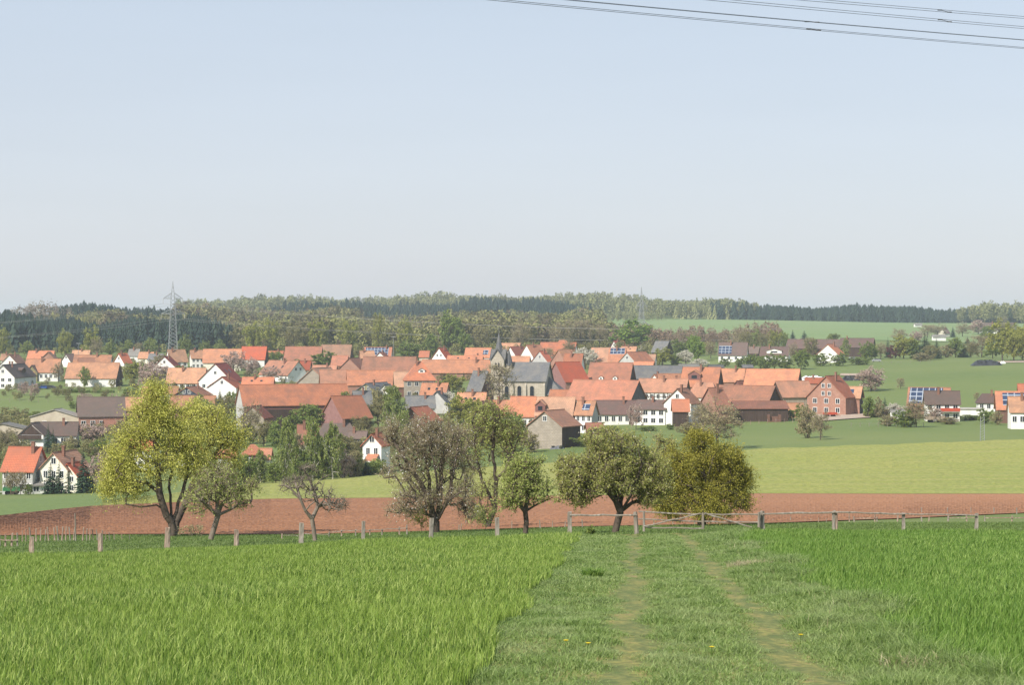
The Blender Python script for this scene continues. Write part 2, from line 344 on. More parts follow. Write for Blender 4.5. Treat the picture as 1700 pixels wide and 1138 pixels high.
patch('path', [1655, 1700, 1760], [882, 880, 880], [900, 898, 898], M['dirt'], .2, 20, 6)
patch('path', [1395, 1420, 1450], [806, 800, 800], [822, 818, 812], M['dirt'], .2, 16, 6)
patch('farm_road', [-60, 70], [395, 400], [407, 412], M['road'], .3, 20, 6)
patch('farmyard', [1330, 1380, 1430, 1445], [548, 560, 575, 577], [600, 600, 602, 602], M['dirt'], .25, 30, 12)
# ---------------------------------------------------------------- foreground crops: wheat left and right, rough grass on the track
def bl(Y): return -1.33+0.051*Y+0.12*np.sin(Y*.7)
def br(Y): return 3.0+0.066*Y+0.25*np.sin(Y*.45+1)+.12*np.sin(Y*1.7)
def rutl(Y): return -0.07+0.0605*Y
def rutr(Y): return 1.55+0.0620*Y
def blades(name, rng, X, Y, h, w, lean, mat, label):
    n = len(X); Z = H(X, Y)-.02; th = rng.uniform(0, 2*np.pi, n); la = rng.uniform(0, 2*np.pi, n)
    dx, dy = np.cos(th)*w/2, np.sin(th)*w/2; lx, ly = np.cos(la)*lean*h+.05*h, np.sin(la)*lean*h
    V = np.zeros((n, 5, 3))
    V[:, 0] = np.stack([X-dx, Y-dy, Z], 1); V[:, 1] = np.stack([X+dx, Y+dy, Z], 1)
    V[:, 2] = np.stack([X-dx*.9+lx*.35, Y-dy*.9+ly*.35, Z+h*.6], 1); V[:, 3] = np.stack([X+dx*.9+lx*.35, Y+dy*.9+ly*.35, Z+h*.6], 1)
    V[:, 4] = np.stack([X+lx, Y+ly, Z+h*(1-.25*lean)], 1)
    b = np.arange(n)*5
    r = rng.uniform(0, 1, n)
    me = mesh_np(name, V.reshape(-1, 3), [np.stack([b, b+1, b+3, b+2], 1), np.stack([b+2, b+3, b+4], 1)], [mat], attrs={'rnd': np.repeat(r, 5)})
    o = link(name, me); tag(o, label, 'crop' if 'wheat' in name else 'grass', kind='stuff'); return o
def m_blade(name, cols, patchc, dry=None):
    m, n, l = newmat(name); k = ramp(n, l, attr(n), [(i/(len(cols)-1), c) for i, c in enumerate(cols)])
    f = noise(n, l, .22, 4, (1, .6, 1)); k = mixc(n, l, ramp(n, l, f, [(.38, (0,0,0)), (.62, (.5,.5,.5))]), k, patchc)
    if dry:
        g = noise(n, l, 1.1, 4, (1, .7, 1)); k = mixc(n, l, ramp(n, l, g, [(.5, (0,0,0)), (.68, (.75,.75,.75))]), k, dry)
    surf(n, l, k, .55, trans=.35); return m
M['wheatL'] = m_blade('wheat_blades_yellow_green', [(.075,.15,.02), (.20,.30,.048), (.42,.49,.15)], (.22,.315,.05))
M['wheatR'] = m_blade('wheat_blades_deep_green', [(.055,.13,.018), (.16,.27,.042), (.34,.45,.13)], (.12,.225,.032))
M['grass'] = m_blade('rough_grass', [(.10,.165,.04), (.20,.285,.07), (.37,.44,.18)], (.13,.215,.045), (.29,.35,.15))
M['grassb'] = m_blade('far_strip_grass', [(.09,.15,.035), (.14,.205,.055), (.20,.26,.08)], (.12,.18,.05))
M['dry'] = m_blade('dry_stalks', [(.30,.26,.14), (.42,.37,.22), (.5,.46,.3)], (.30,.28,.14))
M['yellow'] = m_noise('yellow_petals', (.6,.45,.02), (.7,.55,.03), 2)
def sample(rng, d0, d1, dens, xl, xr):
    """random ground points between distances d0..d1 and lateral limits, density per square metre as a function of distance"""
    Xs, Ys = [], []
    for a in np.arange(d0, d1, 2.0):
        b = min(a+2, d1); y = (a+b)/2; w0, w1 = xl(y), xr(y)
        if w1 <= w0: continue
        n = int((b-a)*(w1-w0+1)*dens(y)); Y = rng.uniform(a, b, n); X = rng.uniform(w0-.5, w1+.5, n)
        k = (X > xl(Y)) & (X < xr(Y)); Xs.append(X[k]); Ys.append(Y[k])
    return np.concatenate(Xs), np.concatenate(Ys)
def tracks():
    rng = np.random.default_rng(5); lim = lambda y: 0.265*y+2.5
    dens = lambda y: 640*(18/max(y, 18))**.62
    def wheat(xl, xr, name, mat, label, d1):
        X, Y = sample(rng, 13, d1, dens, xl, xr); n = len(X)
        patchy = .5+.5*np.sin(X*1.3+np.sin(Y*.8)*2)*np.sin(Y*1.1+X*.4)
        h = (.12+.13*rng.beta(2, 2, n))*(1+.3*patchy); w = .0105*(np.maximum(Y, 18)/18)**.55*rng.uniform(.7, 1.3, n)
        blades(name, rng, X, Y, h, w, rng.uniform(.05, .5, n), mat, label)
    wheat(lambda y: -lim(y), bl, 'young_wheat', M['wheatL'], 'bright yellow-green young wheat left of the grassy track', 73.2)
    wheat(br, lim, 'young_wheat', M['wheatR'], 'deeper green young wheat right of the grassy track', 72.5)
    X, Y = sample(rng, 13, 74, lambda y: 1500*(18/max(y, 18))**.6, lambda y: bl(y)-.1, lambda y: br(y)+.15); n = len(X)
    c1 = np.abs(X-rutl(Y)-.08*np.sin(Y*.9)); c2 = np.abs(X-rutr(Y)-.08*np.sin(Y*.7+2)); inr = np.minimum(c1, c2)
    edge = np.minimum(X-bl(Y), br(Y)-X)
    keep = (rng.uniform(0, 1, n) < np.clip((inr+.10+.16*np.sin(X*5+Y*1.3)*np.sin(Y*2.1))/.19, .7, 1)); X, Y, inr, edge = X[keep], Y[keep], inr[keep], edge[keep]; n = len(X)
    tuft = np.clip(np.sin(X*3.1+np.sin(Y*1.9)*1.5)*np.sin(Y*2.3+X*1.1), 0, 1)
    h = (.045+.05*rng.uniform(0, 1, n)+.09*tuft*rng.uniform(.3, 1, n))*np.clip(.42+inr*2.2, .42, 1.3)
    h = h*(1+.9*np.clip(1-(br(Y)-X)/1.5, 0, 1))
    w = .007*(np.maximum(Y, 18)/18)**.7*rng.uniform(.7, 1.5, n)
    blades('track_grass', rng, X, Y, h, w, rng.uniform(.3, 1.3, n), M['grass'], 'grey-green rough grass over the farm track between the wheat')
    # pale dead stalks along the right edge of the track and a straw-yellow tuft
    X, Y = sample(rng, 14, 60, lambda y: 6, lambda y: br(y)-.9, lambda y: br(y)+.1)
    blades('dry_grass', rng, X, Y, rng.uniform(.12, .28, len(X)), .006*(Y/18)**.7, rng.uniform(.2, .9, len(X)), M['dry'], 'pale dead stalks along the right edge of the track')
    # strip beyond the fence line
    X, Y = sample(rng, 73.5, 113, lambda y: 60, lambda y: -.262*y-2, lambda y: .262*y+2); n = len(X)
    blades('meadow_grass', rng, X, Y, rng.uniform(.05, .14, n), .03*rng.uniform(.6, 1.3, n), rng.uniform(.3, 1, n), M['grassb'], 'darker green grass strip beyond the fence posts')
    # soil sheets under the crops and the ruts
    def sheet(name, xa, xb, d0, d1, mat, off, nx=24):
        ys = np.arange(d0, d1, .5); t = np.linspace(0, 1, nx)[None]; a = np.array([xa(y) for y in ys])[:, None]; b = np.array([xb(y) for y in ys])[:, None]
        X = a+(b-a)*t; Y = np.repeat(ys[:, None], nx, 1); V = np.stack([X, Y, H(X, Y)+off], -1).reshape(-1, 3)
        i = (np.arange(len(ys)-1)[:, None]*nx+np.arange(nx-1)[None]).ravel()
        tag(link(name, mesh_np(name, V, [np.stack([i, i+1, i+nx+1, i+nx], 1)], [mat], smooth=True)), kind='structure')
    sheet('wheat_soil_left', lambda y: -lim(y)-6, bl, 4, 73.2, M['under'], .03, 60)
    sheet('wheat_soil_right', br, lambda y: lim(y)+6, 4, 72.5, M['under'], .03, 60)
    m, n_, l = newmat('track_soil'); f = noise(n_, l, 2.2, 6, (1.3, .42, 1), rough=.7); g = noise(n_, l, 11, 6, (1, .6, 1))
    k = ramp(n_, l, f, [(.35, (.09,.13,.035)), (.5, (.17,.18,.055)), (.6, (.25,.23,.065)), (.74, (.31,.21,.11))])
    k = mixc(n_, l, ramp(n_, l, g, [(.4, (.6,.6,.6)), (.55, (0,0,0))]), k, (.08,.10,.03)); surf(n_, l, k, .95, g, .8, .03)
    sheet('track', bl, br, 4, 76, m, .025, 40)
    # dark green tuft beside the track, dandelions, and the small bush at the fence
    def tuft(x, y, D0, nb, hh, rr, mat, name, label, cat):
        D = solveNear(x, y); c = P(x, y, D); a = rng.uniform(0, 2*np.pi, nb); q = rr*np.sqrt(rng.uniform(0, 1, nb))
        o = blades(name, rng, c.x+q*np.cos(a), D+q*np.sin(a), rng.uniform(.5, 1, nb)*hh, np.full(nb, .014), rng.uniform(.3, 1.1, nb), mat, label)
        del o['kind']; o['category'] = cat
    tuft(984, 962, 36, 500, .30, .17, M['wheatR'], 'grass_tuft', 'dark green tuft of tall grass left of the left rut', 'grass tuft')
    tuft(1245, 945, 36, 700, .26, .5, M['dry'], 'grass_tuft', 'straw-yellow grass clump beside the right rut', 'grass tuft')
    tuft(1545, 1120, 36, 260, .26, .5, M['dry'], 'grass_tuft', 'dry grass clump at the lower right edge of the track', 'grass tuft')
    for i, (x, y) in enumerate([(938, 1088), (975, 1092), (1328, 1078), (1180, 1100)]):
        D = solveNear(x, y); c = P(x, y, D); mb = MB(); c.z = float(H(c.x, D))
        mb.tube((0,0,0), (0.01,0,.13), .004, .003, 4)
        for k in range(7):
            t = k/7*6.283; mb.poly([(.01,0,.13), (.01+.03*math.cos(t), .03*math.sin(t), .145), (.01+.03*math.cos(t+.8), .03*math.sin(t+.8), .145), (.01, 0, .15)], 1)
        o = mb.build('dandelion', [M['wheatR'], M['yellow']], None, c)
        tag(o, ['tiny yellow dandelion farthest left on the track grass', 'tiny yellow dandelion between the leftmost one and the left rut', 'tiny yellow dandelion at the right rut', 'tiny yellow dandelion alone between the two ruts'][i], 'flower', 'yellow dandelions on the track')
def solveNear(x, y):
    Ds = np.linspace(14, 75, 400); g = HY-F*H((x-CX)/F*Ds, Ds)/Ds-y; k = np.where(g <= 0)[0]
    return float(Ds[k[0]]) if len(k) else 75.0
tracks()

# ---------------------------------------------------------------- fences
R = random.Random(11)
def post_mesh(w, d, h, lean=0.0, taper=.85, rough=.012, seed=0, sides=7, buried=.4):
    r = random.Random(seed); mb = MB(); rings = []; nz = 8
    offs = [r.uniform(.85, 1.15) for _ in range(sides)]
    for k in range(nz+1):
        z = -buried+(h+buried)*k/nz; s = 1-(1-taper)*k/nz; ring = []
        for i in range(sides):
            t = 2*math.pi*(i+.5)/sides; e = offs[i]*s*(1+r.uniform(-.05, .05))
            ring.append((math.cos(t)*w/2*e+lean*max(z, 0)+r.uniform(-rough, rough), math.sin(t)*d/2*e+r.uniform(-rough, rough), z+(r.uniform(-.03, .03) if k == nz else 0)))
        rings.append(ring)
    v = [p for g in rings for p in g]; q = []
    for k in range(nz):
        for i in range(sides):
            j = (i+1) % sides; q.append((k*sides+i, k*sides+j, (k+1)*sides+j, (k+1)*sides+i))
    v.append((lean*h, 0, h+.01)); c = len(v)-1; t = [(nz*sides+i, nz*sides+(i+1) % sides, c) for i in range(sides)]
    return mesh_np('post', v, [q, t])
def put_post(par, x, D, ytop, w, mat, name='post', lean=0.0, seed=0, sides=4, base=(0,0,0)):
    X = (x-CX)/F*D; z = float(H(X, D)); top = -(ytop-HY)/F*D
    me = post_mesh(w, w*.8, max(top-z, .15), lean, .88, .008, seed, sides); me.materials.append(mat)
    return link(name, me, par, (X-base[0], D-base[1], z-base[2]))
def rail(par, name, pts, r, mat, base, seed=0, n=6):
    mb = MB(); rr = random.Random(seed); P0 = [Vector(p) for p in pts]; seq = []
    for a, b in zip(P0[:-1], P0[1:]):
        for k in range(6): seq.append(a.lerp(b, k/6)+Vector((0, rr.uniform(-.01, .01), rr.uniform(-.018, .018))))
    seq.append(P0[-1])
    for a, b in zip(seq[:-1], seq[1:]): mb.tube(Vector(a)-Vector(base), Vector(b)-Vector(base), r*rr.uniform(.85, 1.1), r*rr.uniform(.85, 1.1), n, cap=True)
    return mb.build(name, mat, par)
DF = 75.5
def empty(name, loc, rz=0):
    o = bpy.data.objects.new(name, None); col.objects.link(o); o.location = loc; o.rotation_euler = (0, 0, rz); o.empty_display_size = .3; return o
# row of stout posts on the left, thin wire between them
b0 = P(50, 0, DF); b0 = Vector((b0.x, DF, float(H(b0.x, DF))))
wf = empty('wire_fence', b0); tag(wf, 'row of short stout posts along the far edge of the left wheat', 'fence')
LP = [(52, 893, .20, .03, 'postb'), (166, 887, .21, .02, 'postb'), (277, 877, .22, .05, 'postb'), (392, 880, .21, 0, 'postb'),
      (500, 869, .21, .03, 'postg'), (603, 866, .19, .02, 'postg'), (715, 861, .22, .06, 'postg'), (826, 861, .18, -.02, 'postg')]
tops = []
for i, (x, yt, w, le, m) in enumerate(LP):
    put_post(wf, x, DF, yt, w, M[m], lean=le, seed=i+3, sides=8 if i < 4 else 5, base=b0); tops.append(P(x, yt+9, DF))
rail(wf, 'wire', tops+[P(946, 862, DF)], .0022, M['wire'], b0, 1, 3)
# post-and-rail fence right of it, with the field gate
f0 = Vector((P(946, 0, DF).x, DF, float(H(P(946, 0, DF).x, DF))))
rf = empty('rail_fence', f0); tag(rf, 'grey wooden fence of posts with one thin round top rail', 'fence')
for i, (x, yt, w, m, sd) in enumerate([(946, 851, .22, 'postg', 4), (1057, 851, .16, 'postg', 7), (1266, 850, .18, 'postg', 7), (1384, 849, .15, 'postg', 7),
                               (1500, 853, .18, 'postg', 4), (1621, 853, .19, 'postg', 4)]):
    put_post(rf, x, DF, yt, w, M[m], lean=(.0, -.05, -.03, .01, 0, .01)[i], seed=i+40, sides=sd, base=f0)
put_post(rf, 1389, DF, 853, .12, M['postb'], lean=-.03, seed=77, sides=7, base=f0)
rail(rf, 'rail', [P(946, 856, DF-.06), P(1057, 856, DF-.06)], .036, M['postg'], f0, 3)
rail(rf, 'rail', [P(1266, 853.5, DF-.06), P(1384, 851.5, DF-.06)], .036, M['postg'], f0, 4)
rail(rf, 'rail', [P(1384, 851.5, DF-.1), P(1500, 854, DF-.1)], .034, M['postg'], f0, 5)
rail(rf, 'rail', [P(1500, 854, DF-.1), P(1621, 856.5, DF-.1)], .026, M['postg'], f0, 6)
rail(rf, 'wire', [P(1500, 862, DF), P(1621, 864, DF)], .002, M['wire'], f0, 6, 3)
def zt(x, y, D=DF-.2): return P(x, y, D)
g0 = zt(1069, 884); gt = empty('field_gate', g0); tag(gt, 'double wooden field gate of thin rails with diagonal braces', 'gate')
gz = lambda x: HY-F*float(H((x-CX)/F*DF, DF))/DF
for x, yt, yb, w in ((1069, 849, 884, .10), (1167, 852, 880, .11), (1260, 851, 877, .11)):
    mb = MB(); mb.tube(zt(x, yb-1)-g0, zt(x, yt)-g0, w/2, w/2*.85, 7); mb.build('gate_upright', M['postg'], gt)
for a, b in (((1060, 850), (1167, 855)), ((1060, 863), (1167, 867)), ((1069, 876), (1167, 878)), ((1167, 855), (1260, 855)), ((1167, 867), (1260, 868))):
    rail(gt, 'gate_rail', [zt(*a), zt(*b)], .028, M['postg'], g0, a[1])
rail(gt, 'gate_brace', [zt(1069, 875, DF-.28), zt(1163, 853, DF-.28)], .026, M['postg'], g0, 1)
rail(gt, 'gate_brace', [zt(1170, 853, DF-.28), zt(1248, 876, DF-.28)], .026, M['postg'], g0, 2)
# stake fence far left
D2 = 100.0
s0 = Vector((P(100, 0, D2).x, D2, float(H(P(100, 0, D2).x, D2))))
sf = empty('stake_fence', s0); tag(sf, 'crooked row of thin pale stakes in front of the ploughed soil, far left', 'fence')
SX = [(0,889,.1),(9,888,.12),(19,886,.13),(29,886,.12),(37,882,.07),(43,880,.08),(51,877,.12),(60,879,.10),(67,878,.09),(75,880,.08),(81,876,.11),(91,877,.10),
      (97,875,.11),(103,876,.12),(109,875,.10),(117,876,.09),(122,876,.10),(137,877,.09),(144,879,.08),(149,879,.09),(155,879,.07),(162,880,.08),(170,881,.07),(176,884,.06),(182,885,.06),(190,886,.06),(203,888,.05),(215,889,.05)]
for i, (x, yt, w) in enumerate(SX):
    Dp = D2 if x > 32 else 92.0
    put_post(sf, x, Dp, yt, w*.75, M['postb' if i % 3 else 'postg'], 'stake', lean=R.uniform(-.12, .1), seed=i+90, sides=6, base=s0)
rail(sf, 'rail', [P(0, 897, 91.9), P(20, 898, 91.9), P(30, 897, 91.9)], .03, M['postb'], s0, 8, 4)
pp = P(126, 893, 99.2); pp.z = float(H(pp.x, 99.2)); mb = MB(); mb.tube((0,0,-.3), (-.04,0,(893-846)/F*99.2), .045, .03, 6)
tag(mb.build('pole', M['postg'], None, pp), 'tall thin wooden pole standing among the far left stakes', 'pole')
# low broken fence middle left
D3 = 98.0; q0 = Vector((P(580, 0, D3).x, D3, float(H(P(580, 0, D3).x, D3))))
lf = empty('low_rail_fence', q0); tag(lf, 'low broken rail fence between the small bare tree and the blossoming one', 'fence')
for i, (x, yt) in enumerate([(468,887),(546,884),(567,881),(590,880),(614,880),(634,879),(663,876),(676,873)]):
    put_post(lf, x, D3, yt, .08, M['postg' if i % 2 else 'postb'], lean=R.uniform(-.1, .1), seed=i+140, sides=6, base=q0)
for a, b in (((468,889),(500,890)), ((506,887),(546,888)), ((546,885),(567,882)), ((567,882),(614,881)), ((614,881),(676,877))):
    rail(lf, 'rail', [P(*a, D3-.05), P(*b, D3-.05)], .02, M['postg'], q0, a[0], 4)
# pasture fences on the right
D4 = 118.0
q1 = Vector((P(1500, 0, D4).x, D4, float(H(P(1500, 0, D4).x, D4))))
pf = empty('pasture_fence', q1); tag(pf, 'old pasture fence of small stakes and low rails behind the right-hand posts', 'fence')
for i, (x, dt, w) in enumerate([(1283,6,.06),(1312,9,.07),(1336,6,.04),(1346,6,.04),(1359,7,.04),(1372,6,.04),(1410,14,.07),(1418,9,.1),(1452,13,.08),(1456,8,.09),(1490,15,.09),(1530,8,.1),(1542,8,.08),(1574,9,.12),(1605,9,.11),(1635,9,.10),(1680,9,.10)]):
    yb = yrow(x, D4); put_post(pf, x, D4, yb-dt, w, M['postg' if i % 2 else 'postb'], 'stake', lean=R.uniform(-.08, .08), seed=i+180, sides=6, base=q1)
for x0, x1 in ((1418,1456), (1574,1605), (1605,1621), (1635,1680), (1680,1730)):
    rail(pf, 'rail', [P(x0, yrow(x0, D4)-6, D4-.05), P(x1, yrow(x1, D4)-6, D4-.05)], .03, M['postb'], q1, x0, 4)
for x, D in ((1530,150),(1573,148),(1612,147),(1650,146),(1688,146)):
    put_post(pf, x, D, yrow(x, D)-11, .09, M['postg'], 'stake', seed=x, sides=6, base=q1)
# thin stakes in the middle, by the big trees
q2 = Vector((P(960, 0, 112).x, 112, float(H(P(960, 0, 112).x, 112))))
mf = empty('thin_stake_fence', q2); tag(mf, 'thin dark stakes in a row behind the large fruit tree', 'fence')
for i, (x, yt) in enumerate([(762,872),(765,870),(850,866),(897,864),(917,865),(938,866),(967,863),(1086,864),(1117,866),(1153,866)]):
    put_post(mf, x, 112, yt, .07, M['postb' if i % 3 else 'postg'], 'stake', lean=R.uniform(-.1, .1), seed=i+220, sides=5, base=q2)
# ---------------------------------------------------------------- trees
def grow(rng, trunks, cloud, bf=.35, step=.35, wig=.04):
    """trunk polylines plus a crown point cloud joined by a balanced minimum spanning tree; returns nodes, parents, loads"""
    N, Pn, Pl = [], [], []
    for tk in trunks:
        tk = np.asarray(tk, float)
        if not N: N.append(tk[0]); Pn.append(-1); Pl.append(0.); cur = 0
        else:
            A = np.array(N); cur = int(np.argmin(((A-tk[0])**2).sum(1)))
        for a, b in zip(tk[:-1], tk[1:]):
            k = max(1, int(np.linalg.norm(b-a)/step))
            for i in range(1, k+1):
                p = a+(b-a)*i/k+rng.normal(0, wig, 3)*(1 if i < k else 0)
                N.append(p); Pn.append(cur); Pl.append(Pl[cur]+np.linalg.norm(p-N[cur])); cur = len(N)-1
    n0 = len(N); m = len(cloud); A = np.zeros((n0+m, 3)); A[:n0] = N; par = np.full(n0+m, -1); par[:n0] = Pn
    path = np.zeros(n0+m); path[:n0] = Pl
    first = min(n0-1, 2)
    best = np.full(m, 1e9); bi = np.zeros(m, int)
    for j in range(first, n0):
        c = np.linalg.norm(cloud-A[j], axis=1); c = c+bf*(path[j]+c); k = c < best; best[k] = c[k]; bi[k] = j
    done = np.zeros(m, bool); cnt = n0
    for _ in range(m):
        i = int(np.argmin(np.where(done, 1e9, best))); done[i] = True
        A[cnt] = cloud[i]; par[cnt] = bi[i]; path[cnt] = path[bi[i]]+np.linalg.norm(cloud[i]-A[bi[i]])
        c = np.linalg.norm(cloud-A[cnt], axis=1); c = c+bf*(path[cnt]+c); k = (c < best) & ~done; best[k] = c[k]; bi[k] = cnt; cnt += 1
    load = np.ones(len(A))
    for i in range(len(A)-1, 0, -1):
        if par[i] >= 0: load[par[i]] += load[i]
    return A, par, load
def tubes(a, b, r0, r1, n):
    """vectorised open tubes"""
    d = b-a; L = np.linalg.norm(d, axis=1, keepdims=True); d = d/np.maximum(L, 1e-6)
    ref = np.where(np.abs(d[:, 2:3]) < .9, np.array([[0, 0, 1.]]), np.array([[1., 0, 0]]))
    p = np.cross(d, ref); p /= np.maximum(np.linalg.norm(p, axis=1, keepdims=True), 1e-6); q = np.cross(d, p)
    t = np.arange(n)*2*np.pi/n; c = np.cos(t)[None, :, None]; s = np.sin(t)[None, :, None]
    ring = p[:, None]*c+q[:, None]*s
    V = np.concatenate([a[:, None]+ring*r0[:, None, None], b[:, None]+ring*r1[:, None, None]], 1)
    k = np.arange(len(a))[:, None]*2*n; i = np.arange(n)[None]; j = (i+1) % n
    return V.reshape(-1, 3), np.stack([k+i, k+j, k+n+j, k+n+i], -1).reshape(-1, 4)
def rdir(rng, n):
    v = rng.normal(size=(n, 3)); return v/np.linalg.norm(v, axis=1, keepdims=True)
def make_tree(name, rng, trunks, cloud, R0, bf=.35, rtip=.012, twigs=4, tl=.5, tr=.006, droop=0., up=.2, leaves=10, ls=.07, lmat=None,
              bmat=None, tmat=None, parent=None, loc=None, step=.35, wig=.04, blossom=0, bls=.05, bmat2=None, spread=.05, twload=4, long=1.6):
    A, par, load = grow(rng, trunks, cloud, bf, step, wig)
    e = math.log(R0/rtip)/math.log(load[0]); r = rtip*load**e
    idx = np.arange(1, len(A)); p = par[idx]; r0 = np.where(r[p] > 1.7*r[idx], r[idx]*1.25, r[p]); r1 = r[idx]
    big = np.maximum(r0, r1) > .03
    V1, Q1 = tubes(A[p][big], A[idx][big], r0[big], r1[big], 7); V2, Q2 = tubes(A[p][~big], A[idx][~big], r0[~big], r1[~big], 4)
    small = idx[load[idx] <= twload]
    if len(small) == 0: small = idx
    base = np.repeat(small, twigs); d = A[base]-A[par[base]]; d /= np.maximum(np.linalg.norm(d, axis=1, keepdims=True), 1e-6)
    tt = rng.uniform(0, 1, (len(base), 1)); st = A[par[base]]*(1-tt)+A[base]*tt
    td = d*.6+rdir(rng, len(base))*.9+np.array([[0, 0, up]]); td /= np.linalg.norm(td, axis=1, keepdims=True)
    ln = tl*rng.uniform(.4, 1.3, (len(base), 1)); mid = st+td*ln*.5; td2 = td+rdir(rng, len(base))*.35+np.array([[0, 0, -droop]]); end = mid+td2*ln*.5
    rt = np.full(len(base), tr)
    V3, Q3 = tubes(st, mid, rt*1.3, rt, 3); V4, Q4 = tubes(mid, end, rt, rt*.4, 3)
    o = len(V1); o2 = o+len(V2); o3 = o2+len(V3)
    nw = len(Q1)+len(Q2)
    me = mesh_np('trunk', np.concatenate([V1, V2, V3, V4]), [np.concatenate([Q1, Q2+o, Q3+o2, Q4+o3])], [bmat or M['bark'], tmat or M['twig']],
                 [0]*nw+[1]*(len(Q3)+len(Q4)), smooth=True)
    root = empty(name, loc or (0, 0, 0)) if parent is None else parent
    link('trunk', me, root)
    def cards(nm, k, size, mat, asp=long):
        n = len(base)*k if k >= 1 else int(len(base)*k)
        b = np.repeat(np.arange(len(base)), k) if k >= 1 else rng.choice(len(base), n, replace=False)
        n = len(b); s = rng.uniform(.1, 1.05, (n, 1)); c = np.where(s < .5, st[b]+(mid-st)[b]*s*2, mid[b]+(end-mid)[b]*(s*2-1))
        c = c+rng.normal(0, spread, (n, 3)); u = rdir(rng, n); w = np.cross(u, rdir(rng, n)); w /= np.maximum(np.linalg.norm(w, axis=1, keepdims=True), 1e-6)
        if droop: u[:, 2] -= droop; u /= np.linalg.norm(u, axis=1, keepdims=True)
        sz = size*rng.uniform(.6, 1.35, (n, 1)); V = np.stack([c-u*sz*asp/2, c+w*sz/2, c+u*sz*asp/2, c-w*sz/2], 1).reshape(-1, 3)
        i = np.arange(n)*4; tone = np.clip(np.repeat(rng.uniform(0, 1, len(base)), 1)[b]*.6+rng.uniform(0, .4, n), 0, 1)
        link(nm, mesh_np(nm, V, [np.stack([i, i+1, i+2, i+3], 1)], [mat], attrs={'rnd': np.repeat(tone, 4)}), root)
    if leaves: cards('crown', leaves, ls, lmat)
    if blossom: cards('blossom', blossom, bls, bmat2 or M['petal'], 1.0)
    return root
def shell(rng, n, cen, rad, inner=.25, zmin=None, lump=.18, pw=.55):
    """points in an uneven ellipsoid, denser to the outside"""
    d = rdir(rng, n*2); k = rng.uniform(inner**3, 1, (n*2, 1))**pw
    ph = rng.uniform(0, 6.28, 6); l = 1+lump*(np.sin(d[:, :1]*4+ph[0])+np.sin(d[:, 1:2]*5+ph[1])+np.sin(d[:, 2:]*5+ph[2]))/2
    p = np.array(cen)+d*k*l*np.array(rad)
    if zmin is not None: p = p[p[:, 2] > zmin]
    return p[:n]
M['petal'] = m_leaf('white_petals', [(.62,.58,.54), (.78,.74,.70)], .3)
M['petalp'] = m_leaf('pinkish_blossom', [(.34,.24,.20), (.46,.34,.29), (.55,.44,.38)], .3)
M['petalw'] = m_leaf('cream_blossom', [(.42,.39,.31), (.6,.57,.48), (.7,.68,.6)], .3)
M['l_willow'] = m_leaf('willow_leaves', [(.33,.34,.06), (.54,.53,.12), (.68,.66,.22)])
M['l_apple'] = m_leaf('apple_leaves', [(.18,.20,.05), (.35,.36,.10), (.52,.50,.22)], .45)
M['l_olive'] = m_leaf('olive_bronze_leaves', [(.18,.18,.03), (.37,.34,.06), (.52,.46,.10)], .45)
M['l_fresh'] = m_leaf('fresh_leaves', [(.19,.24,.06), (.33,.38,.10), (.46,.49,.17)])
M['l_green'] = m_leaf('green_leaves', [(.10,.15,.03), (.17,.23,.05), (.28,.33,.08)])
M['l_bright'] = m_leaf('bright_green_leaves', [(.12,.19,.03), (.19,.28,.045), (.27,.36,.07)])
M['l_lime'] = m_leaf('lime_leaves', [(.18,.20,.04), (.28,.29,.06), (.38,.38,.09)])
M['l_birch'] = m_leaf('birch_leaves', [(.13,.18,.045), (.22,.27,.07), (.32,.36,.11)])
M['l_bud'] = m_leaf('brown_buds', [(.24,.19,.11), (.34,.29,.16), (.38,.38,.18)])
M['l_dark'] = m_leaf('spruce_needles', [(.018,.038,.022), (.03,.06,.032), (.045,.08,.04)], .1)
M['l_red'] = m_leaf('copper_leaves', [(.09,.02,.025), (.15,.035,.04), (.2,.06,.06)])
M['l_wood'] = m_leaf('wood_buds', [(.16,.14,.06), (.24,.22,.09), (.33,.31,.13)])
def at(x, y, D):
    c = P(x, y, D); return c
def fg(name, label, cat, xb, D, trunks_px, clouds, seed, group=None, **kw):
    """a foreground tree: trunk and crown lumps laid out at distance D, with real depth"""
    rng = np.random.default_rng(seed); X = (xb-CX)/F*D; z = float(H(X, D)); s = D/F
    yb = HY-z/s
    loc = lambda x, y, dy=0: ((x-xb)*s, dy, (yb-y)*s)
    tr = [[loc(*p) for p in t] for t in trunks_px]
    cl = np.concatenate([shell(rng, n, loc(x, y, dy), (rx*s, ry*s if dep is None else dep, rz*s)) for n, x, y, rx, rz, ry, dy, dep in
                         [(c+(None,)*(8-len(c))) if len(c) < 8 else c for c in [tuple(c[:5])+(c[3],)+(c[5] if len(c) > 5 else 0,) for c in clouds]]])
    cl = cl[cl[:, 2] > .5]
    r = make_tree(name, rng, tr, cl, parent=None, loc=(X, D, z), **kw); tag(r, label, cat, group); return r
def lump(n, x, y, rx, ry, dy=0): return (n, x, y, rx, ry, dy)
